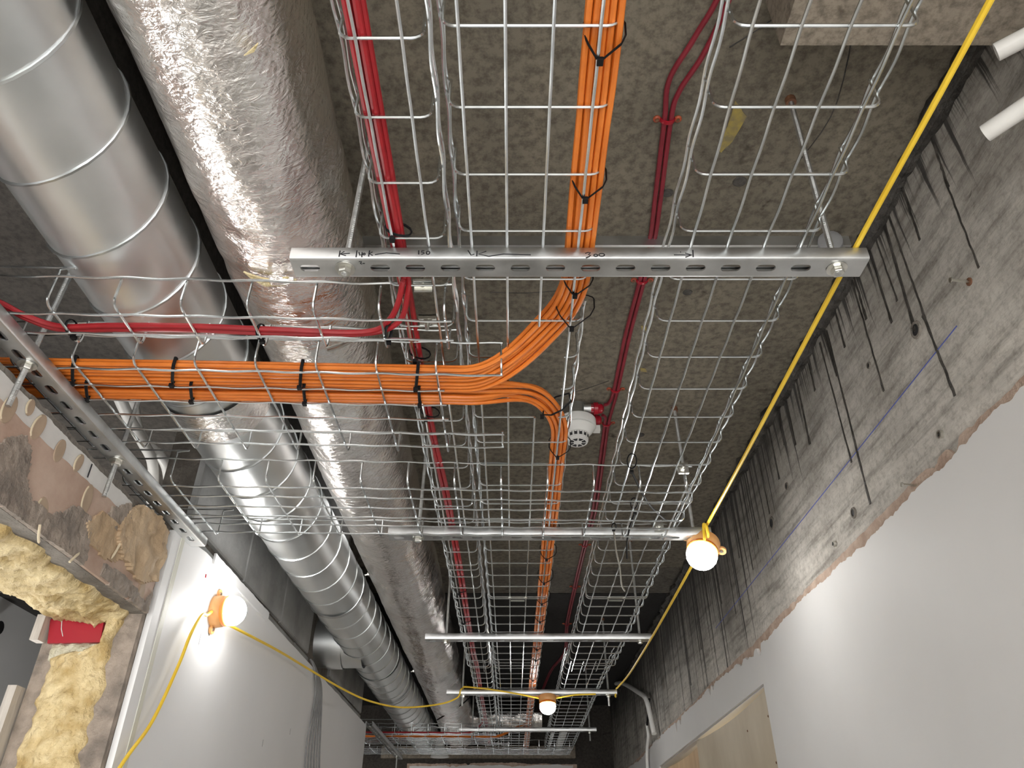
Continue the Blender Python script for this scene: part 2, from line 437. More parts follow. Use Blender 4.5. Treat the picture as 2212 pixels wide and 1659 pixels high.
def inside(a, b, poly):
    c = False
    for i in range(len(poly)):
        (x0, y0), (x1, y1) = poly[i], poly[i-1]
        if (y0 > b) != (y1 > b) and a < (x1-x0)*(b-y0)/(y1-y0)+x0: c = not c
    return c
def rpatch(name, pts, mat, base, amp, sc, s, label=None, st=.005):
    poly = rough_poly(pts, .005, s)
    a0 = min(a for a, b in poly); a1 = max(a for a, b in poly); b0 = min(b for a, b in poly); b1 = max(b for a, b in poly)
    na, nb = int((a1-a0)/st)+1, int((b1-b0)/st)+1
    cell = {(i, j) for i in range(na) for j in range(nb) if inside(a0+(i+.5)*st, b0+(j+.5)*st, poly)}
    vid = {}; vs_ = []; fs_ = []
    def V(i, j, low=False):
        k = (i, j, low)
        if k not in vid:
            a, b = a0+i*st+.0018*n1(i*.9+j*1.7, s), b0+j*st+.0018*n1(i*1.3-j*.8, s+2)
            d = .001 if low else base+amp*fbm(a*sc, b*sc, s, 5)
            vid[k] = len(vs_); vs_.append((XL+max(.001, d), a, b))
        return vid[k]
    for (i, j) in cell:
        fs_.append((V(i,j), V(i+1,j), V(i+1,j+1), V(i,j+1)))
        for (di, dj, e0, e1) in ((-1,0,(i,j),(i,j+1)),(1,0,(i+1,j),(i+1,j+1)),(0,-1,(i,j),(i+1,j)),(0,1,(i,j+1),(i+1,j+1))):
            if (i+di, j+dj) not in cell: fs_.append((V(*e0), V(*e1), V(*e1, True), V(*e0, True)))
    o = obj(name, MB().add(vs_, fs_), mat, wall_l, angle=.9)
    if label: o['label'] = label
    return o
def topl(y): return .676 + .006*n1(y*13, 2) + .005*n1(y*40, 3)
# rough mortar crest
mb = MB(); ragged(mb, 'Y', -1.0, 1.63, .008, lambda a: .60, topl, XL+.002, XL-.05); obj('mortar_crest', mb, 'lintel', wall_l, smooth=False)
def band(y): return .660 + tear(y, 6, .008)
mb = MB(); ragged(mb, 'Y', .2, 1.44, .006, lambda a: .555, band, XL+.005, XL)
o = obj('white_paint_band', mb, 'white_band', wall_l, smooth=False); o['label'] = 'strip of old white paint'
mb = MB(); ragged(mb, 'Y', .2, 1.627, .006, lambda a: LH+.001, lambda y: .628+.010*n1(y*4, 9)+.003*n1(y*30, 4), XL+.0065, XL)
o = obj('pink_plaster', mb, 'pink_plaster', wall_l, smooth=False); o['label'] = 'smooth pinkish plaster coat'
rpatch('grey_patch', [(1.00,.49),(1.00,.545),(1.035,.59),(1.06,.606),(1.085,.59),(1.10,.55),(1.13,.525),(1.20,.53),(1.25,.568),(1.29,.578),(1.315,.56),(1.335,.50),(1.33,.49)], 'patch_grey', .0100, .0030, 40, 3)
rpatch('grey_patch', [(1.40,.49),(1.40,.515),(1.50,.525),(1.60,.505),(1.625,.54),(1.625,.489)], 'patch_grey', .0100, .0035, 40, 8)
rpatch('grey_patch', [(1.36,.60),(1.40,.59),(1.45,.63),(1.43,.655),(1.37,.62)], 'patch_grey', .0100, .0035, 40, 12)
rpatch('adhesive_patch', [(1.297,.556),(1.338,.597),(1.40,.60),(1.45,.59),(1.46,.555),(1.44,.535),(1.403,.524),(1.324,.531)], 'patch_tan', .011, .005, 22, 21, 'flat tan slab of old adhesive')
rpatch('adhesive_patch', [(1.405,.585),(1.43,.64),(1.47,.668),(1.55,.676),(1.617,.672),(1.622,.60),(1.622,.56),(1.585,.545),(1.56,.532),(1.50,.538),(1.46,.55),(1.43,.555)], 'patch_tan', .016, .009, 20, 25, 'rough tan slab of old adhesive')
for (y, h, ay, ah, tilt) in ((1.002,.622,.014,.024,.1),(1.081,.636,.013,.024,.2),(1.155,.631,.012,.021,.1),(1.218,.640,.010,.018,.2),(1.28,.596,.014,.028,.0),
                     (1.169,.520,.016,.024,-.2),(1.577,.515,.014,.024,.0),(.93,.60,.014,.022,.1),(1.045,.652,.009,.014,0)):
    mb = MB(); m = 20; vs_ = []
    for (s_, d_) in ((1.1,.0060),(1.05,.0080),(.9,.0084),(.6,.0078)):
        for k in range(m):
            th = 2*PI*k/m; a = math.cos(th)*ay*s_; b = math.sin(th)*ah*s_
            vs_.append((XL+d_, y+a+b*tilt, h+b))
    fs_ = [(r*m+k, r*m+(k+1) % m, (r+1)*m+(k+1) % m, (r+1)*m+k) for r in range(3) for k in range(m)] + [tuple(3*m+k for k in range(m))]
    d = obj('adhesive_daub', mb.add(vs_, fs_), 'daub', wall_l)
    if y not in (1.577, 1.155):
        obj('daub_rim', MB().tube([(XL+.0072, y-ay*1.05*math.cos(q*.35-1.2)+ah*math.sin(q*.35-1.2)*tilt, h+ah*math.sin(q*.35-1.2)) for q in range(7)], .0016, 5), 'daub_rim', d)
# squeezed-out strings of foam
for pts in ([(1.165,.497),(1.172,.480),(1.18,.47)],[(1.42,.607),(1.425,.57),(1.41,.53)],[(1.28,.475),(1.30,.50)]):
    obj('foam_string', MB().tube(spl([(XL+.014, a, b) for a, b in pts], 5), [.0024]*((len(pts)-1)*5)+[.001], 6), 'daub_rim', wall_l)
obj('pencil_mark', MB().box(XL+.0075, XL+.0085, 1.255, 1.258, .63, .658), 'marker', wall_l)

# jamb (end of the partition) with foam
wl2 = MB().box(-1.0, XL-.004, YJ, 4.40, -1.55, .70)
wall_l2 = struct(obj('wall_left', wl2, 'patch_grey', smooth=False), 'white boarded partition beyond the left doorway')
def lumps(name, fn, nu, nv, mat, parent, label=None):
    mb = MB(); vs_ = [fn(i/nu, j/nv) for i in range(nu+1) for j in range(nv+1)]
    fs_ = [(i*(nv+1)+j, i*(nv+1)+j+1, (i+1)*(nv+1)+j+1, (i+1)*(nv+1)+j) for i in range(nu) for j in range(nv)]
    o = obj(name, mb.add(vs_, fs_), mat, parent, angle=3.2)
    if label: o['label'] = label
    return o
def jf(u, v):
    h = .485 - 1.08*u
    xa = -.848 + .016*n1(h*14, 2) + .012*n1(h*40, 3); xb = -.970 + .016*n1(h*16, 5) + .014*n1(h*44, 7)
    if h > .395: xb += (-.872-xb)*min(1, (h-.395)/.025)
    x = xa + (xb-xa)*v
    e = math.sin(PI*min(1, max(0, v)))**.45
    return (x, YJ - .020*e - .010*e*fbm(x*34, h*34, 1, 4) - .006*e*fbm(x*100, h*100, 3, 3), h)
lumps('jamb_foam', jf, 150, 30, 'foam', wall_l2, 'yellow expanding foam filling the jamb')
def jp(u, v):
    h = .425 - .035*u + .004*n1(v*9, 3); x = -.862 - .115*v
    e = (math.sin(PI*u)**.5)*(math.sin(PI*v)**.3)
    return (x, YJ - .014*e - .008*e*fbm(x*60, h*60, 5, 4), h)
lumps('pale_foam', jp, 14, 34, 'foam_pale', wall_l2)
def sf(u, v):
    y = .1 + 1.53*u
    xa = -.832 + .013*n1(y*14, 2) + .010*n1(y*38, 3); xb = -1.0 + .018*n1(y*9, 5) + .012*n1(y*33, 7)
    x = xa + (xb-xa)*v
    e = math.sin(PI*min(1, max(0, v)))**.4
    return (x, y, LH + .001 - .022*e - .014*e*fbm(x*30, y*30, 2, 4) - .008*e*fbm(x*90, y*90, 3, 3))
lumps('soffit_foam', sf, 190, 34, 'foam', wall_l, 'yellow expanding foam under the door head')
o = obj('fire_board', MB().add([(-.995,YJ-.009,.474),(-.879,YJ-.010,.478),(-.872,YJ-.010,.425),(-.984,YJ-.009,.423),(-.995,YJ,.474),(-.879,YJ,.478),(-.872,YJ,.425),(-.984,YJ,.423)],
   [(0,1,2,3),(4,7,6,5),(0,4,5,1),(1,5,6,2),(2,6,7,3),(3,7,4,0)]), 'red_board', smooth=False)
tag(o, 'flat dark red board let into the foamed jamb', 'board')
obj('scratch', MB().tube([(-.968,YJ-.0102,.470),(-.963,YJ-.0102,.452),(-.955,YJ-.0102,.437)], .0009, 5), 'white_band', o)
obj('packer_stub', MB().box(-1.012, -.994, YJ-.03, YJ, .425, .478), 'timber', wall_l2, smooth=False)
o = obj('door_lining', MB().box(-1.022, -1.004, YJ-.03, YJ+.02, -1.55, .335), 'timber', smooth=False)
tag(o, 'narrow raw timber strip standing at the left door jamb', 'timber')
# white board on the corridor side
mb = MB(); ragged(mb, 'Y', 1.648, 4.40, .02, lambda a: -1.55, lambda a: (.690 + .022*min(1, (a-1.65)/.2)) if a < 2.3 else .714 + .004*n1(a*9, 2), XL+.010, XL-.003)
wb = obj('white_board', mb, 'plaster_left', wall_l2, smooth=False); wb['label'] = 'smooth white painted board'
obj('edge_bead', MB().box(XL+.010, XL+.0118, 1.690, 1.708, -1.55, .690), 'bead', wb, smooth=False)
mb = MB(); ragged(mb, 'Y', 1.90, 2.42, .02, lambda a: .700, lambda a: .728+.003*n1(a*30, 1), XL+.016, XL+.010); obj('top_strip', mb, 'plaster_left', wb, smooth=False)
for (y, h, l) in ((1.93,.50,.03),(2.6,.36,.02),(2.9,.44,.02)):
    obj('scuff', MB().box(XL+.0100, XL+.0106, y, y+.002, h, h+l), 'grey_cable', wb, smooth=False)
o = obj('marker_dot', MB().box(XL+.0100, XL+.0108, 1.875, 1.881, .655, .664), 'red_plastic', wb, smooth=False)

# block wall above the partition
bw = struct(obj('wall_left_upper', MB().box(-.93, -.832, 1.80, 4.38, .60, 1.12), 'mortar', smooth=False), 'grey block wall above the white board, cracked joints')
rb = random.Random(3)
def block(y0, y1, h0, h1):
    x = -.820 + rb.uniform(-.004, .004); c = .004
    mb = MB()
    p = [(y0,h0),(y1,h0),(y1,h1),(y0,h1)]; q = [(y0+c,h0+c),(y1-c,h0+c),(y1-c,h1-c),(y0+c,h1-c)]
    j = [(rb.uniform(-.004,.004), rb.uniform(-.004,.004)) for _ in range(4)]
    vs_ = [(-.84, a, b) for a, b in p] + [(x-.004, a+u, b+w) for (a, b), (u, w) in zip(p, j)] + [(x, a+u, b+w) for (a, b), (u, w) in zip(q, j)]
    fs_ = [(i, (i+1) % 4, 4+(i+1) % 4, 4+i) for i in range(4)] + [(4+i, 4+(i+1) % 4, 8+(i+1) % 4, 8+i) for i in range(4)] + [(8,9,10,11)]
    obj('block', mb.add(vs_, fs_), 'block', bw, smooth=False)
for (y0, y1) in ((1.79,1.99),(2.0,2.44),(2.45,2.89),(2.90,3.12),(3.50,3.90),(3.91,4.37)): block(y0, y1, .60, .757)
for (y0, y1) in ((1.79,2.226),(2.238,2.668),(2.682,3.115),(3.52,3.82),(3.83,4.37)): block(y0, y1, .770, .985)
for (y0, y1) in ((1.79,1.99),(2.0,2.44),(2.45,2.89),(2.90,3.33),(3.34,3.78),(3.79,4.37)): block(y0, y1, .997, 1.118)

# room to the left and the far end
struct(obj('wall_far_left', MB().box(-2.6, -2.4, Y0, 6.2, -1.55, 1.12), 'grey_room', smooth=False), 'plain grey wall seen through the left doorway')
t_ = thing('door_closer', 'black hydraulic door closer on the grey wall beyond the left doorway', 'door closer')
obj('body', MB().box(-2.40, -2.33, 3.10, 3.36, .90, 1.02), 'black', t_, smooth=False)
obj('spindle', MB().lathe([(.03,0),(.03,.03)], (-2.33, 3.40, .955), (1,0,0), 14), 'black', t_)
obj('bracket', MB().box(-2.40, -2.385, 3.05, 3.46, .84, .90), 'grey_cable', t_, smooth=False)
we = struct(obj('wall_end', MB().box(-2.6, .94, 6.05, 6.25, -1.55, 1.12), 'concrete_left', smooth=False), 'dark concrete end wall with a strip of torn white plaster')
struct(obj('end_beam', MB().box(-.95, .46, 6.0, 6.05, .755, .835), 'beam', smooth=False), 'brown concrete beam across the far end')
mb = MB(); ragged(mb, 'X', -.76, .47, .01, lambda a: -1.55, lambda a: .725+tear(a, 3.3, .012), 6.035, 6.05); obj('torn_undercoat', mb, 'browning', we, smooth=False)
mb = MB(); ragged(mb, 'X', -.74, .44, .01, lambda a: -1.55, lambda a: .708+tear(a, 4.3, .016), 6.025, 6.04); obj('white_plaster', mb, 'plaster', we, smooth=False)
struct(obj('rear_light_block', MB().box(-2.6, .94, Y0-.08, Y0, .64, 1.12), 'slab', smooth=False), 'unseen header added behind the viewer to hold light off the soffit')  # added header, lets world light in only from low behind
# surface marks on the soffit
ceil = bpy.data.objects['ceiling']
def disc(x, y, rx, ry, mat, name='old_anchor_hole', d=.002):
    m = 14; vs_ = [(x+rx*math.cos(2*PI*k/m), y+ry*math.sin(2*PI*k/m), 1.12-.0002) for k in range(m)] + [(x+rx*.9*math.cos(2*PI*k/m), y+ry*.9*math.sin(2*PI*k/m), 1.12-d) for k in range(m)]
    return obj(name, MB().add(vs_, [(k, (k+1) % m, m+(k+1) % m, m+k) for k in range(m)] + [tuple(range(2*m-1, m-1, -1))]), mat, ceil)
for (x, y, r) in ((.437,.977,.014),(.303,1.005,.012),(.045,1.998,.012),(.40,1.30,.011),(.385,1.95,.013)): disc(x, y, r, r*.9, 'tar')
mb = MB(); q = rough_poly([(.385,.80),(.41,.83),(.40,.88),(.385,.91),(.375,.90),(.383,.85)], .004, 4); mb.prism(q, lambda a, b, t: (a, b, 1.12-t), .0015); obj('yellow_paint_smear', mb, 'yellow_paint', ceil, smooth=False)
for (x, y) in ((.31,1.42),(.335,1.60)):
    mb = MB(); q = rough_poly([(x,y),(x+.014,y+.004),(x+.018,y+.018),(x+.004,y+.016)], .004, 9); mb.prism(q, lambda a, b, t: (a, b, 1.12-t), .0012); obj('yellow_paint_spot', mb, 'yellow_paint', ceil, smooth=False)
mb = MB()
for pts in ([(-.05,1.30),(.03,1.302),(.10,1.295)],[(.16,1.72),(.20,1.70),(.26,1.66)],[(.35,.70),(.50,.60),(.56,.80),(.53,.95)]):
    mb.tube(spl([(a, b, 1.1197) for a, b in pts], 5), .0012, 4)
obj('crack', mb, 'tar', ceil)
# ------------------------------------------------------------------ slotted channels
def channel_mesh(cells, e0, e1, pitch=.05):
    """shallow slotted channel along +X from 0; web at the bottom (z=0), lips on top; local y centred"""
    mb = MB(); hw = .0163; th = .0025; m = 16
    for c in range(cells):
        xc = e0 + pitch*(c+.5)
        slot = []
        for k in range(m):
            a = 2*PI*k/m
            cx = .007*(1 if math.cos(a) > 1e-6 else -1 if math.cos(a) < -1e-6 else 0)
            slot.append((xc + cx + .007*math.cos(a), .007*math.sin(a)))
        rect = []
        for k in range(m):
            a = 2*PI*k/m; ca, sa = math.cos(a), math.sin(a)
            s = min((pitch/2)/abs(ca) if abs(ca) > 1e-6 else 9e9, hw/abs(sa) if abs(sa) > 1e-6 else 9e9)
            rect.append([xc+ca*s, sa*s])
        for sx in (-1, 1):
            for sy in (-1, 1):
                tgt = (xc+sx*pitch/2, sy*hw)
                i = min(range(m), key=lambda q: (rect[q][0]-tgt[0])**2+(rect[q][1]-tgt[1])**2)
                rect[i] = list(tgt)
        for z, fl in ((0, 0), (th, 1)):
            vs_ = [(x, y, z) for x, y in rect] + [(x, y, z) for x, y in slot]
            mb.add(vs_, [(k, (k+1) % m, m+(k+1) % m, m+k) for k in range(m)])
        mb.add([(x, y, 0) for x, y in slot] + [(x, y, th) for x, y in slot], [(k, (k+1) % m, m+(k+1) % m, m+k) for k in range(m)])
    L = e0 + cells*pitch + e1
    if e0: mb.box(0, e0, -hw, hw, 0, th)
    if e1: mb.box(L-e1, L, -hw, hw, 0, th)
    prof = [(hw,0),(.0192,.0008),(.0205,.0035),(.0205,.0195),(.0197,.021),(.0150,.021),(.0142,.0195),(.0142,.016),(.0160,.016),(.0160,.0190),(.0180,.0190),(.0180,.0040),(hw,.0025)]
    for s in (-1, 1):
        n = len(prof)
        vs_ = [(0, s*y, z) for y, z in prof] + [(L, s*y, z) for y, z in prof]
        mb.add(vs_, [(i, (i+1) % n, n+(i+1) % n, n+i) for i in range(n)] + [tuple(range(n)), tuple(range(2*n-1, n-1, -1))])
    return mb
chan_me = lmesh('channel', channel_mesh(16, .0, .016), 'strut', angle=.5)
strut_pos = [(.795, .730), (1.796, .730), (2.763, .730), (3.815, .7535), (4.86, .7535)]
strut_lab = ['nearest slotted channel crossbar with black marker writing along its side', 'second slotted channel crossbar, a lit lamp hanging at its right end',
             'third slotted channel crossbar, next beyond the crossbar with the lamp', 'fourth slotted channel crossbar with the yellow cable strung along it', 'farthest slotted channel crossbar near the end wall']
struts = []
for (y, h), lb in zip(strut_pos, strut_lab):
    t = thing('slotted_channel', lb, 'channel', 'crossbars carrying the trays')
    o = obj('channel', chan_me, None, t); o.location = (-.313, y, h); struts.append(t)
    o2 = None
W1 = [[(-0.2431, 0.7441), (-0.2431, 0.7326)], [(-0.237, 0.7427), (-0.2422, 0.7377), (-0.2338, 0.7346)], [(-0.2422, 0.7377), (-0.2287, 0.7392)], [(-0.2193, 0.7445), (-0.2192, 0.732)], [(-0.2161, 0.7412), (-0.2143, 0.7354), (-0.2105, 0.7369)], [(-0.2116, 0.7412), (-0.2111, 0.732)], [(-0.207, 0.7377), (-0.2072, 0.7366), (-0.2078, 0.7359), (-0.2086, 0.7359), (-0.2094, 0.7366), (-0.2097, 0.7377), (-0.2096, 0.7387), (-0.209, 0.7394), (-0.2082, 0.7394), (-0.2074, 0.7387), (-0.207, 0.7377)], [(-0.2015, 0.7445), (-0.2017, 0.7331)], [(-0.197, 0.7418), (-0.2011, 0.7381), (-0.196, 0.7351)], [(-0.1931, 0.7366), (-0.1772, 0.74), (-0.1579, 0.7377)], [(-0.1315, 0.7445), (-0.1311, 0.7384)], [(-0.1256, 0.7435), (-0.128, 0.743), (-0.1279, 0.7412), (-0.1251, 0.7406), (-0.1277, 0.7381)], [(-0.1196, 0.7393), (-0.1199, 0.7385), (-0.1209, 0.738), (-0.1222, 0.738), (-0.1232, 0.7385), (-0.1236, 0.7393), (-0.1233, 0.7401), (-0.1223, 0.7406), (-0.1211, 0.7406), (-0.12, 0.7401), (-0.1196, 0.7393)], [(-0.1147, 0.74), (-0.1149, 0.7391), (-0.1156, 0.7386), (-0.1164, 0.7386), (-0.1171, 0.7391), (-0.1174, 0.74), (-0.1172, 0.7408), (-0.1165, 0.7413), (-0.1157, 0.7413), (-0.115, 0.7408), (-0.1147, 0.74)], [(-0.0623, 0.7447), (-0.0575, 0.7355), (-0.0531, 0.7377)], [(-0.0494, 0.7438), (-0.0496, 0.7334)], [(-0.0364, 0.7432), (-0.047, 0.7377), (-0.0328, 0.7334)], [(-0.0328, 0.7334), (-0.0116, 0.7377), (0.0265, 0.7361)], [(0.1031, 0.739), (0.1073, 0.7408), (0.1106, 0.7402), (0.1076, 0.7367), (0.1104, 0.7352), (0.1085, 0.7329), (0.1039, 0.7306)], [(0.1205, 0.7353), (0.12, 0.7341), (0.1186, 0.7333), (0.1169, 0.7333), (0.1156, 0.7341), (0.1152, 0.7353), (0.1158, 0.7366), (0.1172, 0.7373), (0.1188, 0.7373), (0.1201, 0.7366), (0.1205, 0.7353)], [(0.1304, 0.7362), (0.1295, 0.7346), (0.1274, 0.7336), (0.1249, 0.7336), (0.123, 0.7346), (0.1223, 0.7362), (0.1232, 0.7378), (0.1252, 0.7388), (0.1277, 0.7388), (0.1297, 0.7378), (0.1304, 0.7362)], [(0.228, 0.7362), (0.2532, 0.7359)], [(0.2442, 0.7397), (0.2532, 0.7359), (0.2437, 0.7317)], [(0.2559, 0.7454), (0.2546, 0.7321)], [(0.2375, 0.7416), (0.2387, 0.7416)]]
W2 = [[(-0.216, 0.7815), (-0.2125, 0.7812), (-0.2144, 0.7856), (-0.2123, 0.7864)], [(-0.2115, 0.7852), (-0.2084, 0.7852)]]
W150 = [[(-.132,.7445),(-.1315,.7370)], [(-.1238,.7442),(-.1274,.7442),(-.1278,.7412),(-.1245,.7410),(-.1238,.7388),(-.1278,.7370)], [(-.1185+.0024*math.cos(a*PI/5), .7402+.0032*math.sin(a*PI/5)) for a in range(11)]]
for lb, s0, s1 in (('arrow and 140 in black marker', 0, 10), ('150 in black marker', 10, 14), ('line and arrow in black marker', 14, 18), ('300 in black marker', 18, 21), ('arrow to a stop line in black marker', 21, 25)):
    mb = MB()
    for s in (W1[s0:s1] if s0 != 10 else W150): mb.tube([(a, .795-.0207, b) for a, b in s], .00095, 5, flat=.4, up=(0,1,0))
    obj('marker_writing', mb, 'marker', struts[0])['label'] = lb
mb = MB()
for s in W2: mb.tube([(a, b, .7297) for a, b in s], .00095, 5, flat=.4)
obj('marker_writing', mb, 'marker', struts[0])['label'] = '20 in black marker on the underside'

# hanging rods with nut and washer
def hexnut(mb, c, r, hgt):
    return mb.lathe([(r*.92, 0), (r, hgt*.18), (r, hgt*.82), (r*.92, hgt)], c, (0,0,1), 6)
def rod(x, y, hb, ht, dx=0, dy=0, below=.012, label=None, group='threaded hanger rods', anchor=True):
    t = thing('threaded_rod', label, 'rod', group)
    P = [(x-dx*below/(ht-hb), y-dy*below/(ht-hb), hb-below), (x+dx, y+dy, ht)]
    obj('shaft', MB().tube([P[0], [(a+b)/2 for a, b in zip(*P)], P[1]], .0047, 8), 'rod', t)
    obj('washer', MB().lathe([(.0145,-.0022),(.0145,-.0004),(.006,-.0004)], (x, y, hb), (0,0,1), 18), 'zinc', t)
    mb = MB(); hexnut(mb, (x, y, hb-.0105), .0093, .0082); obj('nut', mb, 'zinc', t)
    if anchor: obj('anchor', MB().lathe([(.009,-.012),(.009,0)], (x+dx, y+dy, ht), (0,0,1), 10), 'rust', t)
    return t
side = ['left', 'right']
ordn = ['nearest', 'second', 'third', 'fourth', 'farthest']
for i, (y, h) in enumerate(strut_pos):
    for j, (x, dx) in enumerate(((-.238, .006), (.463, .014 if i == 0 else -.004))):
        rod(x, y, h, 1.12, dx, 0, .012 if i < 3 else .05, 'threaded rod through the %s end of the %s crossbar' % (side[j], ordn[i]))
# rail fixed to the soffit
t = thing('soffit_rail', 'galvanised channel rail fixed flat against the soffit behind the nearest crossbar', 'channel')
o = obj('rail', MB().box(-.40, .70, 1.122, 1.128, 1.094, 1.112).box(-.40, .70, 1.146, 1.152, 1.094, 1.112).box(-.40, .70, 1.122, 1.152, 1.112, 1.12), 'strut', t, smooth=False)
obj('end_cap', MB().lathe([(.026,0),(.024,.006),(.018,.009)], (.655, 1.118, 1.098), (-.3,-1,-.2), 16), 'grey_cable', t)

# channel on top of the left wall and its twin at the far end
chan_me2 = lmesh('channel', channel_mesh(26, .0, .024), 'strut', angle=.5)
def wall_channel(y_last, h, label, rods, ri):
    t = thing('slotted_channel', label, 'channel', 'channels on top of the left wall')
    o = obj('channel', chan_me2, None, t); o.rotation_euler = (0,0,PI/2); o.location = (-.771, y_last - .024 - 26*.05 + 0.0, h)
    for k, (y, x1) in enumerate(rods):
        r_ = rod(-.771, y, h, 1.12, x1, 0, .078, 'threaded rod dropping through the %s channel on the left wall, %s one' % (ri, 'nearer' if k == 0 else 'farther'), 'rods through the wall channels')
wall_channel(.896+16*.05+.025+.024, .687, 'slotted channel running along the top of the left wall under the side trays', ((.972,.012),(1.296,.010)), 'near')
wall_channel(5.70, .708, 'slotted channel far down the corridor under the farthest side trays', ((5.55, 0),), 'far')

# ------------------------------------------------------------------ ducts
def cyl(mb, c0, c1, r, n=64, rings=1, disp=None):
    c0, c1 = Vector(c0), Vector(c1); ax = (c1-c0).normalized(); a = ax.cross(Vector((0,0,1))).normalized(); b = a.cross(ax)
    vs_ = []; fs_ = []
    for i in range(rings+1):
        p = c0.lerp(c1, i/rings)
        for k in range(n):
            th = 2*PI*k/n; d = disp(p, th) if disp else 0
            vs_.append(p + (a*math.cos(th)+b*math.sin(th))*(r+d))
    for i in range(rings):
        for k in range(n): fs_.append((i*n+k, i*n+(k+1) % n, (i+1)*n+(k+1) % n, (i+1)*n+k))
    return mb.add(vs_, fs_)
SX, SH, SR = -.632, .882, .104
t = thing('spiral_duct', 'bare galvanised spiral duct along the left side', 'duct')
obj('pipe', cyl(MB(), (SX, -.79, SH), (SX, 5.9, SH), SR, 72, 160, lambda p, th: .0016*fbm(p.y*2.5, th*1.2, 0, 3)), 'spiral', t, angle=3)
P = []; pit = .140
for i in range(int(6.6/pit*28)):
    th = 2*PI*i/28; P.append((SX + (SR+.0008)*math.cos(th), -.824 + pit*i/28, SH + (SR+.0008)*math.sin(th)))
P = [(SX - (q[0]-SX), q[1], q[2]) for q in P]
obj('lock_seam', MB().tube(P, .0029, 5), 'seam', t)
for y, w in ((1.28,.10),(3.62,.06)):
    obj('coupling', cyl(MB(), (SX, y, SH), (SX, y+w, SH), SR+.004, 64, 8, lambda p, th: .001*fbm(p.y*30, th*3, 2, 3)), 'foil' if y < 2 else 'spiral', t, angle=3)
br = obj('branch', cyl(MB(), (SX, 3.30, .862), (-1.3, 3.30, .862), .102, 48, 4), 'spiral', t, angle=3)
obj('branch_collar', cyl(MB(), (SX-.085, 3.30, .862), (SX-.150, 3.30, .862), .107, 48, 2), 'spiral', br, angle=3)
for y in (-.35, 2.62, 4.1):
    o = obj('hanger_band', cyl(MB(), (SX, y, SH), (SX, y+.022, SH), SR+.0045, 64, 1), 'strut', t, angle=1)
    obj('band_bolt', MB().lathe([(.004,0),(.004,.03)], (SX+.100, y+.011, SH+.045), (.9,0,.3), 8).lathe([(.008,0),(.008,.006)], (SX+.110, y+.011, SH+.048), (.9,0,.3), 6), 'zinc', o)
FX, FH, FR = -.379, .9256, .119
t = thing('insulated_duct', 'round duct wrapped in wrinkled silver foil insulation', 'duct')
def fd(p, th):
    y = p.y
    s = .0045*fbm(y*3.2, math.cos(th)*1.6, math.sin(th)*1.6, 3)
    w = .0014*(1-abs(mnoise.noise(Vector((y*22+2.5*math.sin(th*2), math.cos(th)*2.2, math.sin(th)*2.2)))))
    c = .0013*fbm(y*18, math.cos(th)*4.5, math.sin(th)*4.5, 4)
    seam = -.007*math.exp(-((y % .62 - .3)/.018)**2)
    return s + w + c + seam*.4
obj('foil_wrap', cyl(MB(), (FX, -.79, FH), (FX, 5.9, FH), FR-.002, 112, 720, fd), 'foil', t, angle=3.2)
def tearhole(x, y, pts, s):
    th = -PI/2 + math.atan2(x-FX, 1)*0 
    def on_f(a, b, d):
        # a: arc offset from the bottom line, b: along the duct
        an = a/FR; return (FX+math.sin(an)*(FR+.006+d), b, FH-math.cos(an)*(FR+.006+d))
    return on_f
onf = tearhole(0, 0, None, 0)
tr = obj('exposed_insulation', MB().prism(rough_poly([(-.045,.888),(-.02,.896),(.02,.893),(.032,.902),(.005,.912),(-.015,.914),(-.035,.902)], .003, 5), onf, .003), 'insulation', t, smooth=False)
tr['label'] = 'yellow insulation showing through a tear in the foil'
obj('foil_flap', MB().prism(rough_poly([(-.005,.892),(.028,.896),(.030,.903),(-.004,.905)], .002, 7), onf, .007), 'foil', tr, smooth=False)
obj('exposed_insulation', MB().prism(rough_poly([(.060,.520),(.072,.514),(.080,.511),(.072,.519)], .001, 15), onf, .002), 'insulation', t, smooth=False)
obj('strap', MB().tube([(FX+.118*math.sin(a), 1.10+.012*a, FH-.122*math.cos(a)) for a in [.35+.12*i for i in range(18)]], .005, 8, flat=.4), 'zinc', t)

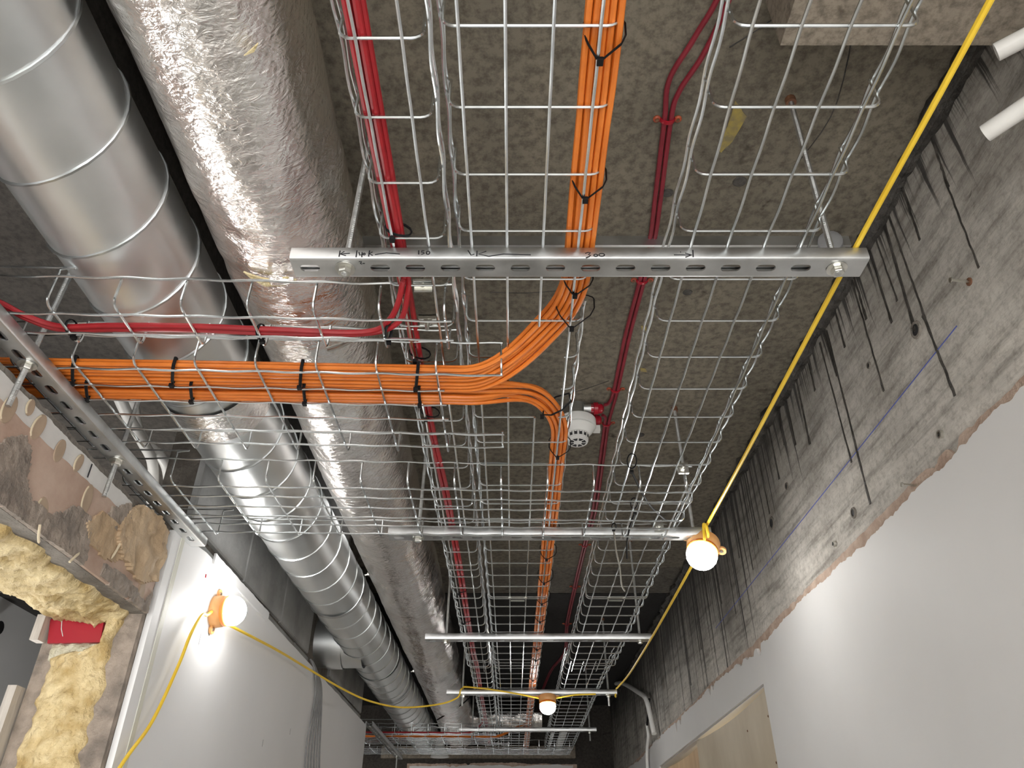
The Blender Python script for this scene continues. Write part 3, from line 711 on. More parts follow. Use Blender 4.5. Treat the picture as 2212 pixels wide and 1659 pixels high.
# ------------------------------------------------------------------ wire basket trays
WR = .0021
def u_path(W, H, r=.013):
    P = [(0, H), (0, H*.6), (0, r)]
    for k in range(1, 5): a = PI + PI/2*k/4; P.append((r + r*math.cos(a), r + r*math.sin(a)))
    P += [(W*.3, 0), (W*.7, 0), (W-r, 0)]
    for k in range(1, 5): a = -PI/2 + PI/2*k/4; P.append((W-r + r*math.cos(a), r + r*math.sin(a)))
    P += [(W, H*.6), (W, H)]
    return P
def basket(label, along, org, W, H, u0, u1, cu, longs, slope=0.0, group='wire basket trays', skip=(), extra=(), name='cable_basket'):
    """along 'Y': u=Y, w=+X ; along 'X': u=X, w=+Y.  longs = [(w, v, u0, u1)] ; cu = list of cross positions"""
    t = thing(name, label, 'cable tray', group)
    def pt(u, w, v):
        return (org[0]+w, u, org[2]+v) if along == 'Y' else (u, org[1]+w+slope*(u-org[0]), org[2]+v)
    path = u_path(W, H)
    mb = MB(); mb.tube([((w, 0, v) if along == 'Y' else (0, w, v)) for w, v in path], WR, 6)
    me = lmesh('cross_wire', mb, 'wire')
    for u in cu:
        if any(abs(u-s) < .02 for s in skip): continue
        o = obj('cross_wire', me, None, t); o.location = pt(u, 0, 0)
    for (w, v, a, b) in longs:
        n = max(4, int((b-a)/.0125)); P = []
        for i in range(n+1):
            u = a+(b-a)*i/n; ph = 2*PI*(u-cu[0])/.1
            q = pt(u, w, v)
            P.append((q[0] + (.0011*math.sin(ph+.4*w*50) if along == 'Y' and v > .003 else 0), q[1] + (.001*math.sin(ph) if along == 'X' and v > .003 else 0), q[2] + .0011*math.cos(ph)))
        obj('long_wire', MB().tube(P, WR, 6), 'wire', t)
    for pts in extra:
        obj('cross_wire', MB().tube(spl([pt(*q) for q in pts], 3), WR, 6), 'wire', t)
    return t
def longs_std(W, offs, H, a, b):
    L = [(o, -.0042, a, b) for o in offs]
    L += [(-.0042, H*.52, a, b), (-.0042, H, a, b), (W+.0042, H*.52, a, b), (W+.0042, H, a, b)]
    return L
TH = .052; HB = .7568
g0 = lambda s, e, off: [off + .1*k for k in range(int((s-off)/.1)-1, int((e-off)/.1)+1) if s <= off+.1*k <= e]
YS, YE = -.62, 3.33
T1 = basket('narrow wire basket tray nearest the foil duct, red cables lying in it, near length', 'Y', (-.187, 0, HB), .091, TH, YS, YE, g0(YS, YE, .462), longs_std(.091, (.019, .069), TH, YS, YE))
l2 = [(.017,-.0042,YS,YE),(.067,-.0042,YS,YE),(.118,-.0042,YS,.958),(.118,-.0042,1.245,YE),(.168,-.0042,YS,YE),(-.0042,TH*.52,YS,YE),(-.0042,TH,YS,YE),(.192,TH*.52,YS,.9),(.192,TH,YS,YE),(.192,TH*.52,.93,YE)]
W2_ = .188
half_l = lambda u, e: [(u,0,TH),(u,0,.013),(u,.004,.004),(u,.013,0),(u,.05,0),(u,e,0)]
half_r = lambda u, e: [(u,e,0),(u,W2_-.013,0),(u,W2_-.004,.004),(u,W2_,.013),(u,W2_,TH)]
T2 = basket('wide middle wire basket tray carrying the orange bundle, near length', 'Y', (-.074, 0, HB), W2_, TH, YS, YE, g0(YS, YE, .448), l2, skip=(1.048,1.148,1.248),
            extra=[half_l(1.048,.067), half_r(1.048,.164), half_l(1.148,.067), half_r(1.148,.164), half_l(1.248,.118), half_r(1.248,.164)])
T3 = basket('empty wide wire basket tray on the right, near length', 'Y', (.236, 0, HB), .197, TH, YS, YE, g0(YS, YE, .448), longs_std(.197, (.018,.070,.122,.174), TH, YS, YE))
Y2, E2, HB2 = 3.26, 5.85, .7830
T1b = basket('far length of the narrow wire basket tray with red cables, beyond the step', 'Y', (-.184, 0, HB2), .091, TH, Y2, E2, g0(Y2, E2, 3.30), longs_std(.091, (.019,.069), TH, Y2, E2))
T2b = basket('far length of the middle wire basket tray with orange cables, beyond the step', 'Y', (-.072, 0, HB2), .188, TH, Y2, E2, g0(Y2, E2, 3.31), longs_std(.188, (.017,.067,.118,.168), TH, Y2, E2))
T3b = basket('far length of the empty right hand wire basket tray, beyond the step', 'Y', (.232, 0, HB2), .197, TH, Y2, E2, g0(Y2, E2, 3.32), longs_std(.197, (.018,.070,.122,.174), TH, Y2, E2))
# second cross wire of the spliced joint
for (T, X0, W, y) in ((T1, -.187, .091, 2.10), (T2, -.074, .188, 2.362), (T3, .236, .197, 2.362)):
    mb = MB(); mb.tube([(X0+w, y, HB-.001+v) for w, v in u_path(W, TH)], WR, 6); obj('cross_wire', mb, 'wire', T)

SHT = .047; HC = .7145; SL = .031
def side_trays(dy, dh, which, far=False):
    def sh(L): return [(w, v, a, b) for w, v, a, b in L]
    lab = (('small side tray branching left with red cables in it, nearest side tray', 'wide side tray branching left with the two orange bundles', 'wide empty side tray running left, just before the second crossbar') if not far else
           ('small side tray with red cables far down the corridor', 'wide side tray with orange cables far down the corridor', 'wide empty side tray farthest down the corridor'))
    s = -1.55
    A = basket(lab[0], 'X', (-.7, .852+dy, HC+dh), .104, SHT, s, -.094, [-.690+.098*k for k in range(-8, 7)], [(.021,-.0042,s,-.092),(.069,-.0042,s,-.092),(-.0042,SHT,s,-.092),(.1082,SHT,s,-.092)], SL)
    B = basket(lab[1], 'X', (-.7, .998+dy, HC+dh), .304, SHT, s, -.117, [-.724+.0995*k for k in range(-8, 7)],
            [(.019,-.0042,s,-.016),(.069,-.0042,s,-.117),(.116,-.0042,s,-.117),(.166,-.0042,s,-.117),(.216,-.0042,s,-.016),(.268,-.0042,s,-.016),(-.0042,SHT,s,-.016),(.3082,SHT,s,-.016)], SL,
            extra=[[(-.018,0,SHT),(-.018,0,.02),(-.018,.003,.004),(-.018,.012,0),(-.018,.022,0)], [(-.018,.212,0),(-.018,.272,0)]])
    C = basket(lab[2], 'X', (-.7, 1.434+dy, HC+dh), .310, SHT, s, .395, [-.727+.1005*k for k in range(-8, 12)],
            [(.024,-.0042,s,.395),(.072,-.0042,s,.395),(.125,-.0042,s,.395),(.178,-.0042,s,.395),(.226,-.0042,s,.395),(.276,-.0042,s,.395),(-.0042,SHT,s,.395),(.3142,SHT,s,.395)], SL)
    # raised end loops where the trays leave over the wall
    for T, y, x in ((A, .852, -.690), (C, 1.434, -.727), (C, 1.744, -.727)):
        yy = y+dy+SL*(x+.7)
        obj('long_wire', MB().tube(spl([(x, yy, HC+dh+SHT-.002), (x, yy, HC+dh+SHT+.018), (x-.004, yy, HC+dh+SHT+.0225), (x-.4, yy-.01, HC+dh+SHT+.0225), (s, yy-.02, HC+dh+SHT+.0225)], 4), WR, 6), 'wire', T)
    return A, B, C
side_trays(0, 0, 0)
side_trays(3.93, .0235, 0, True)

# tray clamps
def clamp(x, y, h, label, up=True):
    t = thing('tray_clamp', label, 'clamp', 'tray clamps')
    s = 1 if up else -1
    obj('plate', MB().box(x-.014, x+.014, y-.011, y+.011, h-.001, h+.001).box(x-.014, x+.014, y+s*.010-.001, y+s*.010+.001, h-.007, h+.001), 'zinc', t, smooth=False)
    mb = MB(); hexnut(mb, (x, y, h+.001 if up else h-.008), .0075, .007); obj('nut', mb, 'zinc', t)
    obj('bolt', MB().lathe([(.0035,0),(.0035,.026)], (x, y, h-.004 if up else h-.020), (0,0,1), 8), 'zinc', t)
clamp(-.137, .868, .7645, 'small clamp plate with nut on the near edge of the red cable side tray')
clamp(-.137, .952, .7625, 'small clamp with hanging bolt on the far edge of the red cable side tray', False)
def plate_clamp(x, y, h, label):
    t = thing('tray_clamp', label, 'clamp', 'tray clamps')
    obj('plate', MB().box(x-.012, x+.012, y-.001, y+.001, h-.013, h+.013).box(x-.011, x+.011, y-.006, y+.001, h-.0145, h-.013), 'zinc', t, smooth=False)
    obj('nut', MB().lathe([(.0080,0),(.0080,.0015),(.0062,.0015),(.0062,.006)], (x, y-.001, h), (0,-1,0), 6), 'zinc', t)
    obj('bolt', MB().lathe([(.0030,-.004),(.0030,.011)], (x, y-.001, h), (0,-1,0), 8), 'zinc', t)
plate_clamp(.372, 1.455, .752, 'square clamp plate joining the empty side tray to the right hand tray')
plate_clamp(.372, 1.775, .750, 'clamp joining the far edge of the empty side tray to the right hand tray')
for (x, lb) in ((.018, 'splice plate under the middle tray joint'), (.331, 'splice plate under the right hand tray joint')):
    t = thing('splice_plate', lb, 'splice', 'tray splice plates')
    obj('plate', MB().box(x-.024, x+.024, 2.338, 2.352, HB-.006, HB-.0045).box(x-.022, x+.022, 2.366, 2.378, HB-.006, HB-.0045), 'zinc', t, smooth=False)
    obj('hook', MB().lathe([(.006,0),(.006,.004)], (x-.024, 2.345, HB-.007), (0,0,1), 8).lathe([(.006,0),(.006,.004)], (x+.024, 2.345, HB-.007), (0,0,1), 8), 'zinc', t)

# ------------------------------------------------------------------ orange data cables
CR = .0040
rc = random.Random(11)
def sm(t): t = max(0, min(1, t)); return t*t*(3-2*t)
def bez(p0, p1, p2, p3, n, z0, z1, za=.35, zb=1.0):
    out = []
    for i in range(n+1):
        t = i/n; a = (1-t)**3; b = 3*(1-t)**2*t; c = 3*(1-t)*t*t; d = t**3
        z = z0 + (z1-z0)*sm((t-za)/(zb-za))
        out.append((a*p0[0]+b*p1[0]+c*p2[0]+d*p3[0], a*p0[1]+b*p1[1]+c*p2[1]+d*p3[1], z))
    return out
def wob(s, a): return .0021*n1(a*4.0, s) + .0012*n1(a*9, s+3)
HBo = HC + WR + CR + .0004
HAo = HB + WR + CR + .0004
def west(x0, Yt, hz, s, dy=0, dh=0):
    P = []
    for i in range(1, 41):
        x = x0 - (x0+1.5)*i/40
        k = min(1, i/4)
        P.append((x, Yt + SL*(x-x0) + .45*k*wob(s, x*2), hz + .3*k*abs(wob(s+9, x*2))))
    return P
for n in range(14):
    c, rr_ = ((n, 0) if n < 5 else (n-5+.5, 1) if n < 9 else (n-9, 2))
    order = sorted(range(14), key=lambda q: (q if q < 5 else q-4.5 if q < 9 else q-8.8))
    k = order.index(n)
    x = .0812 + .0086*c; h = HAo + .0072*rr_
    Yt = 1.0375 + .0096*(k//2) + .0048*(k % 2) + (.003 if k > 7 else 0) + .0010*n1(n*3.7, 2); hz = HBo + .0088*(k % 2)
    P = []
    for i in range(28):
        y = -.6 + (.84+.6)*i/28; P.append((x + wob(n, y)*(1 if y < .75 else .6), y, h + .5*abs(wob(n+7, y))))
    f1, f2 = .55 + .05*n1(n*2.3, 5), .55 + .05*n1(n*1.9, 8)
    P += bez((x,.84), (x,.84+f1*(Yt-.84)), (-.09+f2*(x+.09),Yt), (-.09,Yt), 22, h, hz, .38, .95)
    P += west(-.09, Yt, hz, n)
    o = obj('data_cable', MB().tube(P, CR, 8), 'orange')
    tag(o, 'orange data cable in the bundle sweeping left out of the near middle tray', 'cable', 'orange cables turning left from the near side')
for n in range(10):
    c, rr_ = ((n, 0) if n < 4 else (n-4+.5, 1) if n < 7 else (n-7+.3, 2))
    order = sorted(range(10), key=lambda q: (q if q < 4 else q-3.5 if q < 7 else q-6.7))
    k = order.index(n)
    x = .0840 + .0088*c; h = HAo + .0072*rr_
    Yt, hz = (1.1385 - .0096*k, HBo) if k < 3 else (1.134 - .0075*(k-3), HBo + .0076*(1 + (k % 2)))
    P = []
    for i in range(60):
        y = 5.75 - (5.75-1.34)*i/60
        P.append((x + wob(n+40, y)*(1 if y > 1.5 else .6), y, h + (HB2-HB)*sm((y-3.1)/.35)))
    f1, f2 = .62 + .05*n1(n*2.3, 15), .62 + .05*n1(n*1.9, 18)
    P += bez((x,1.34), (x,1.34-f1*(1.34-Yt)), (-.12+f2*(x+.12),Yt), (-.12,Yt), 22, h, hz, .40, .92)
    P += west(-.12, Yt, hz, n+40)
    o = obj('data_cable', MB().tube(P, CR, 8), 'orange')
    tag(o, 'orange data cable in the bundle turning left from the far middle tray', 'cable', 'orange cables turning left from the far side')
for n in range(7):    # far side tray
    Yt = 5.00+.0075*n
    P = bez((.09+.002*n,4.80), (.09,4.80+.1), (-.02,Yt), (-.11,Yt), 10, HB2+.012, HBo+.03) + [(q[0], q[1], q[2]) for q in west(-.11, Yt, HBo+.03, n+80)][::2]
    tag(obj('data_cable', MB().tube(P, CR*1.1, 6), 'orange'), 'orange data cable in the farthest side tray', 'cable', 'orange cables in the far side tray')

# ------------------------------------------------------------------ red cables
RR = .0046
def cable(name, pts, r, mat, label, cat='cable', group=None, k=6, n=8):
    return tag(obj(name, MB().tube(spl(pts, k), r, n), mat), label, cat, group)
hr = HB + WR + RR + .0003
ins = [[(-.172+.004*n1(y, s)+dx, y, hr+dz) for y in [-.6+.2*i for i in range(7)]] for s, dx, dz in ((1,0,0),(2,.0094,0),(3,.0045,.0082),(4,.0137,.0082))]
for i in (0, 1):
    far = [(-.170+.0094*i+.003*n1(y*3, i+5), y, hr + (HB2-HB)*sm((y-3.1)/.35)) for y in [.85+.25*j for j in range(20)]]
    far = [(x + .012*sm((y-1.0)/.9), y, z) for x, y, z in far]
    cable('red_cable', ins[i] + far, RR, 'red', ('left' if i == 0 else 'right') + ' one of the two red cables running on along the narrow tray', group='red cables in the narrow tray')
hA = HC + WR + RR + .0003
for i in (2, 3):
    d = (i-2)
    tail = [(-.163+.006*d, .80, hr+.002), (-.166+.006*d, .855+.02*d, .748), (-.190+.010*d, .912+.010*d, .731), (-.235, .934+.004*d, hA+.001), (-.37, .930+.0098*d-.004, hA), (-.51, .921+.0098*d-.004, hA), (-.627, .920+.0098*d-.004, hA),
            (-.703, .922+.009*d-.004, hA), (-.750, .902+.009*d-.004, hA+.006), (-.80, .872+.009*d-.004, hA+.02), (-1.0, .80+.009*d, .80), (-1.5, .72+.009*d, .85)]
    cable('red_cable', ins[i][:6] + tail, RR, 'red', ('inner' if i == 2 else 'outer') + ' one of the two red cables turning left into the small side tray', group='red cables turning into the side tray')
for i in (0, 1):
    cable('red_cable', [(-.17+.01*i, 4.70, HB2+.012), (-.19, 4.83, HB2), (-.26, 4.855+.01*i, hA+.026), (-.5, 4.848+.01*i, hA+.026), (-.9, 4.84+.01*i, hA+.026), (-1.4, 4.83+.01*i, hA+.03)], RR, 'red', 'red cable in the farthest small side tray', group='red cables in the far side tray')
# two crimson cables clipped to the soffit
hs = 1.1145
c1 = [(.345,.30),(.318,.58),(.290,.678),(.2625,.755),(.268,.835),(.279,1.0),(.287,1.128),(.284,1.257),(.277,1.461),(.2765,1.699),(.2710,1.76),(.259,1.775)]
c1b = [(.259,1.828),(.268,1.842),(.2705,1.879),(.280,2.148),(.290,2.51),(.284,2.822),(.280,3.325),(.280,3.907),(.30,4.467),(.24,4.921),(.20,5.6)]
c2 = [(.372,.30),(.335,.58),(.312,.700),(.283,.777),(.2790,.835),(.290,1.0),(.297,1.128),(.294,1.257),(.288,1.461),(.2870,1.699),(.2815,1.879),(.291,2.148),(.302,2.51),(.294,2.822),(.290,3.325),(.290,3.907),(.31,4.467),(.25,4.921),(.21,5.6)]
cable('fire_alarm_cable', [(a, b, hs) for a, b in c1], .0047, 'crimson', 'crimson cable clipped to the soffit, ending at the upper gland of the detector box', group='crimson cables on the soffit', k=8)
cable('fire_alarm_cable', [(a, b, hs) for a, b in c1b], .0047, 'crimson', 'crimson cable clipped to the soffit, leaving the lower gland of the detector box', group='crimson cables on the soffit', k=8)
cable('fire_alarm_cable', [(a, b, hs) for a, b in c2], .0047, 'crimson', 'crimson cable passing the detector box along the soffit without a break', group='crimson cables on the soffit', k=8)
clips = [(.2735,.835),(.290,1.257),(.2820,1.699),(.2762,1.879),(.289,2.822),(.285,3.325),(.285,3.907)]
clab = ['red clip on the soffit cables nearest the camera, above the first crossbar', 'red clip just behind the nearest crossbar', 'red clip just before the detector', 'red clip just after the detector', 'red clip just beyond the second crossbar', 'red clip between the second and third crossbars', 'farthest red clip on the soffit cables']
for (x, y), lb in zip(clips, clab):
    t = thing('cable_clip', lb, 'clip', 'clips on the soffit cables')
    obj('saddle', MB().tube([(x+.0128*math.cos(a), y, 1.1195-.0115*math.sin(a)) for a in [PI*i/12 for i in range(13)]], .0045, 6, flat=.3), 'red_plastic', t)
    for s in (-1, 1):
        e = obj('ear', MB().lathe([(.0068,0),(.0068,.0025),(.005,.004)], (x+s*.0185, y, 1.12), (0,0,-1), 12), 'clip', t)
        obj('screw', MB().lathe([(.0035,0),(.003,.002)], (x+s*.0185, y, 1.116), (0,0,-1), 8), 'rust', e)

# ------------------------------------------------------------------ heat detector
t = thing('heat_detector', 'white heat detector on a round metal box with red glands, fixed to the soffit', 'detector')
dx_, dy_ = .181, 1.802
b_ = obj('conduit_box', MB().lathe([(.034,0),(.034,.030),(.031,.032)], (dx_, dy_, 1.12), (0,0,-1), 32), 'strut', t)
obj('base', MB().lathe([(.043,.032),(.045,.034),(.045,.050),(.044,.052)], (dx_, dy_, 1.12), (0,0,-1), 40), 'white_plastic', t)
obj('body', MB().lathe([(.040,.052),(.042,.056),(.034,.066),(.027,.071),(.0245,.088),(.022,.090)], (dx_, dy_, 1.12), (0,0,-1), 40), 'white_plastic', t)
for k in range(14):
    a = 2*PI*k/14; ca, sa = math.cos(a), math.sin(a)
    def P_(r, w, tt): return (dx_ + r*ca - w*sa, dy_ + r*sa + w*ca, 1.12-tt)
    obj('slot', MB().add([P_(.0264,-.0035,.0735),P_(.0264,.0035,.0735),P_(.0256,.0035,.083),P_(.0256,-.0035,.083),P_(.024,-.0035,.0735),P_(.024,.0035,.0735),P_(.0235,.0035,.083),P_(.0235,-.0035,.083)],
        [(0,1,2,3),(4,7,6,5),(0,4,5,1),(1,5,6,2),(2,6,7,3),(3,7,4,0)]), 'dark_slot', t, smooth=False)
cap = obj('cap', MB().lathe([(.0235,.0898),(.023,.0915),(.0,.0916)], (dx_, dy_, 1.12), (0,0,-1), 32, cap=False), 'white_plastic', t)
for k in range(8):
    a = 2*PI*(k+.5)/8
    q = [(dx_+r*math.cos(a+s*w), dy_+r*math.sin(a+s*w), 1.12-.0921) for r, s, w in ((.010,-1,.22),(.0195,-1,.30),(.0195,1,.30),(.010,1,.22))]
    obj('vent', MB().add(q + [(x, y, z+.001) for x, y, z in q], [(0,1,2,3),(4,7,6,5),(0,4,5,1),(1,5,6,2),(2,6,7,3),(3,7,4,0)]), 'dark_slot', cap, smooth=False)
obj('tab', MB().box(dx_+.040, dx_+.056, dy_+.012, dy_+.026, 1.12-.052, 1.12-.038).box(dx_-.052, dx_-.038, dy_-.01, dy_+.004, 1.12-.048, 1.12-.036), 'white_plastic', t, smooth=False)
for yy in (1.776, 1.827):
    g = obj('gland', MB().lathe([(.012,0),(.012,.006),(.0145,.007),(.0145,.016),(.0125,.018),(.011,.026),(.006,.030)], (dx_+.032, yy, 1.104), (1,0,0), 18), 'red_plastic', t)
for yy in (1.776, 1.827): obj('box_spout', MB().lathe([(.012,0),(.012,.03)], (dx_+.015, yy, 1.104), (1,0,0), 16), 'strut', t)

for c in t.children_recursive:
    c.data.transform(Matrix.Translation((dx_, dy_, 1.12)) @ Matrix.Scale(1.2, 4) @ Matrix.Translation((-dx_, -dy_, -1.12)))

# ------------------------------------------------------------------ cable ties
def tie_loop(pts, head, label, group, tail=None):
    t = thing('cable_tie', label, 'cable tie', group)
    obj('strap', MB().loop(pts, .0016, 6), 'black', t)
    hx, hy, hz = head
    obj('head', MB().box(hx-.0035, hx+.0035, hy-.004, hy+.004, hz-.003, hz+.003), 'black', t, smooth=False)
    if tail: obj('tail', MB().tube(spl(tail, 5), .0012, 5), 'black', t)
def v_tie(y, dh, w, label, group, drop=.020, xc=.1005, mid=.0965):
    h = HAo+dh; P = []
    # over the bundle and down in a V round the bottom wire
    for a in range(9):
        th = PI*a/8; P.append((xc - w*math.cos(th), y - .004, h + .014 + .010*math.sin(th)))
    P += [(xc+w, y, h-.001), (xc+w*.8, y+drop*.35, h-.0068), (mid+.004, y+drop, h-.0128), (mid-.004, y+drop, h-.0128), (xc-w*.8, y+drop*.35, h-.0068), (xc-w, y, h-.001)]
    tie_loop(P, (mid, y+drop+.003, h-.014), label, group)
for y, lb in ((.462,'black cable tie on the orange bundle nearest the camera'), (.662,'black cable tie on the orange bundle just before the nearest crossbar'), (.855,'black cable tie on the orange bundle just behind the nearest crossbar')):
    v_tie(y, 0, .0225, lb, 'ties on the straight orange bundle')
v_tie(.918, -.004, .030, 'large loose black cable tie where the orange bundle starts to bend', 'ties on the straight orange bundle', .034)
for k, y in enumerate((1.38, 1.83, 1.98, 2.18, 2.38, 2.58, 2.78)):
    v_tie(y, 0, .0225, '%s black tie on the orange bundle counting on from its left turn' % ['second','third','fourth','fifth','sixth','seventh','eighth'][k], 'ties on the far orange bundle')
for k, y in enumerate((2.95, 3.12, 3.6, 4.3)):
    v_tie(y, (HB2-HB)*sm((y-3.1)/.35), .0225, '%s black tie on the orange bundle beyond the third crossbar' % ['first','second','third','fourth'][k], 'farthest ties on the orange bundle')
# tie at the turn of the far bundle
tie_loop([(.060,1.232,.752),(.075,1.222,.745),(.095,1.212,.750),(.112,1.205,.765),(.110,1.207,.785),(.085,1.220,.785),(.062,1.232,.772)], (.058,1.236,.750), 'black cable tie where the far orange bundle turns left', 'ties on the far orange bundle')
def x_tie(x, y0, y1, h1, label, group, skew=.006):
    y0 += SL*(x+.16); y1 += SL*(x+.16); hb = HBo-CR-.0055
    m = 5; P = []
    for i in range(m+1): P.append((x+skew*(1-i/m)-skew*.5, y0+(y1-y0)*i/m, hb - .001 if 0 < i < m else hb+.003))
    for i in range(m+1): P.append((x-skew*.5+skew*i/m, y1-(y1-y0)*i/m, h1 + (.002 if 0 < i < m else -.003)))
    tie_loop(P, (x-skew*.5, y1-.002, hb-.003), label, group)
for k, x in enumerate((-.738,-.572,-.358,-.162)):
    x_tie(x, 1.026, 1.080, HBo+.013, '%s black tie from the wall channel on the nearer orange side bundle' % ['first','second','third','fourth'][k], 'ties on the nearer side bundle', -x*.030+.004)
for k, x in enumerate((-.740,-.560,-.364,-.163)):
    x_tie(x, 1.082, 1.132, HBo+.016, '%s black tie from the wall channel on the farther orange side bundle' % ['first','second','third','fourth'][k], 'ties on the farther side bundle', -x*.030-.002)
for (x, y, lb) in ((-.688,.918,'black cable tie on the red side cables next to the wall channel'), (-.395,.929,'black cable tie on the red side cables below the foil duct'), (-.195,.930,'black cable tie on the red side cables at the bend')):
    P = [(x+.004*math.sin(a), y+.004+.014*math.cos(a), hA+.0005+.0095*math.sin(a)-.002*math.cos(a)) for a in [2*PI*i/12 for i in range(12)]]
    tie_loop(P, (x, y+.017, hA-.009), lb, 'ties on the red side cables')
for (y, lb) in ((.755,'black cable tie on the red cables just before the nearest crossbar'), (1.05,'black cable tie on the red cables above the orange side tray'), (1.245,'black cable tie on the red cables just past the orange side tray'), (2.3,'black cable tie on the red cables past the second crossbar'), (2.62,'black cable tie on the red cables before the third crossbar')):
    P = [(-.160+.018*math.cos(a), y+.006*math.cos(a), hr+.003+.012*math.sin(a)) for a in [2*PI*i/12 for i in range(12)]]
    tie_loop(P, (-.168, y+.004, hr-.013), lb, 'ties on the red tray cables')
# loose ties hanging from the right hand tray
def loose(c, r, drop, label, white=False):
    t = thing('cable_tie', label, 'cable tie', 'loose ties hanging from the right hand tray')
    x, y, h = c
    P = [(x + r*math.cos(a), y - r*1.1*math.sin(a), h - .002 + r*1.2*math.sin(a)) for a in [2*PI*i/14 for i in range(14)]]
    obj('loop', MB().loop(P, .0020, 6), 'black', t)
    e = drop[0]; obj('head', MB().box(e[0]-.0035, e[0]+.0035, e[1]-.004, e[1]+.004, e[2]-.003, e[2]+.003), 'black', t, smooth=False)
    obj('tail', MB().tube(spl(drop, 6), .0024, 6), 'zinc' if white else 'black', t)
loose((.2535,1.405,.745), .010, [(.258,1.445,.738),(.300,1.55,.727),(.330,1.61,.724),(.366,1.665,.722)], 'long black cable tie hanging slantwise from the right hand tray')
loose((.283,1.595,.735), .008, [(.290,1.635,.726),(.287,1.70,.722),(.290,1.79,.716),(.300,1.875,.706)], 'black cable tie hanging straight below the long slanting one')
loose((.246,1.690,.718), .005, [(.246,1.70,.712),(.262,1.80,.70),(.283,1.90,.692),(.302,2.02,.686),(.317,2.07,.684)], 'pale cable tie tail hanging over the second crossbar', True)

# ------------------------------------------------------------------ festoon lamps and yellow lead
def lamp(c, axis, tabdir, label):
    ax = Vector(axis).normalized(); c = Vector(c); t = thing('festoon_lamp', label, 'lamp', 'festoon lamps')
    obj('base', MB().lathe([(.041,.0),(.042,.003),(.040,.024),(.036,.030)], c, ax, 32), 'lamp_base', t)
    td = Vector(tabdir); td = (td - ax*td.dot(ax)).normalized(); sd = ax.cross(td)
    for s in (-1, 1):
        o_ = c + td*(s*.048)
        e = obj('lug', MB().lathe([(.012,.001),(.012,.007),(.005,.007),(.005,.001)], o_, ax, 16), 'lamp_base', t)
        obj('screw', MB().lathe([(.0045,.003),(.004,.009)], o_, ax, 10), 'zinc', e)
    obj('rim', MB().lathe([(.0375,.028),(.039,.030),(.039,.037),(.037,.039)], c, ax, 32), 'lamp_rim', t)
    prof = [(.037,.038),(.0385,.046)] + [(.0385*math.cos(a), .050+.034*math.sin(a)) for a in [PI/2*i/6 for i in range(6)]] + [(.0008,.0842)]
    obj('dome', MB().lathe(prof, c, ax, 20, cap=False), 'lamp_dome', t)
    return t
lamp((.489, 1.812, .724), (-.30,-.42,-.86), (1,.2,-.1), 'lit lamp hanging under the right end of the second crossbar')
lamp((XL+.010, 1.985, .600), (1,-.05,.02), (0,.05,1), 'lit lamp screwed to the white board on the left wall')
lamp((.169, 3.800, .745), (.0,-.15,-1), (1,0,0), 'lit lamp hanging under the fourth crossbar')
lamp((.489, -.22, .720), (-.1,.1,-1), (1,0,0), 'lit lamp above and behind the viewer')
t = thing('fill_light', 'unseen globe fill light on a stand, added to brighten the side room', 'lamp')  # added fill, out of view, lights the grey wall and the foam
obj('globe', MB().lathe([(.004,0)]+[(.09*math.sin(a), .09-.09*math.cos(a)) for a in [PI*i/8 for i in range(1, 8)]]+[(.004,.18)], (-1.65, 2.35, -.45), (0,0,1), 16), 'fill_globe', t)
obj('pole', MB().tube([(-1.65,2.35,-1.53),(-1.65,2.35,-.45)], .015, 8), 'black', t)
obj('foot', MB().lathe([(.18,0),(.17,.02),(.02,.03)], (-1.65,2.35,-1.55), (0,0,1), 20), 'black', t)
YR = .0039
def yl(pts, label, k=8): return cable('festoon_lead', pts, YR, 'yellow', label, group='yellow lamp lead', k=k)
yl([(.49,-.5,.757),(.493,.421,.757),(.492,.644,.757),(.491,.777,.756),(.493,1.134,.756),(.495,1.44,.756),(.495,1.709,.757),(.4955,1.772,.758),(.4955,1.800,.7575),(.4940,1.826,.750),(.4935,1.826,.722),(.492,1.800,.716),(.490,1.765,.722),(.489,1.762,.745),(.486,1.772,.757),(.483,1.770,.740),(.480,1.764,.715),(.478,1.768,.700)], 'yellow lead running over the crossbar ends on the right and looped at the second crossbar')
yl([(.480,1.850,.700),(.478,1.92,.702),(.482,2.176,.706),(.488,2.7,.715),(.494,3.3,.735),(.500,3.74,.772),(.502,3.80,.781),(.502,3.835,.778),(.500,3.842,.755),(.498,3.815,.745),(.494,3.785,.750)], 'yellow lead from the second crossbar lamp to the fourth crossbar')
yl([(-.782,1.950,.590),(-.775,1.905,.567),(-.772,1.866,.554),(-.771,1.825,.497),(-.772,1.80,.419),(-.772,1.735,.288),(-.772,1.642,.189),(-.772,1.50,.0),(-.77,1.40,-.3)], 'yellow lead hanging down the white board below the wall lamp')
yl([(-.782,2.010,.585),(-.765,2.06,.583),(-.762,2.5,.630),(-.750,2.9,.660),(-.686,3.2,.655),(-.604,3.4,.646),(-.491,3.6,.658),(-.339,3.75,.700),(-.262,3.80,.738),(-.246,3.79,.770),(-.235,3.815,.785)], 'yellow lead sagging from the wall lamp to the fourth crossbar')
yl([(-.235,3.790,.785),(-.20,3.785,.782),(-.10,3.785,.772),(.05,3.785,.748),(.128,3.79,.734)], 'yellow lead along the fourth crossbar to the left of its lamp')
yl([(.210,3.79,.734),(.26,3.785,.742),(.31,3.787,.749),(.40,3.79,.752)], 'yellow lead along the fourth crossbar to the right of its lamp')

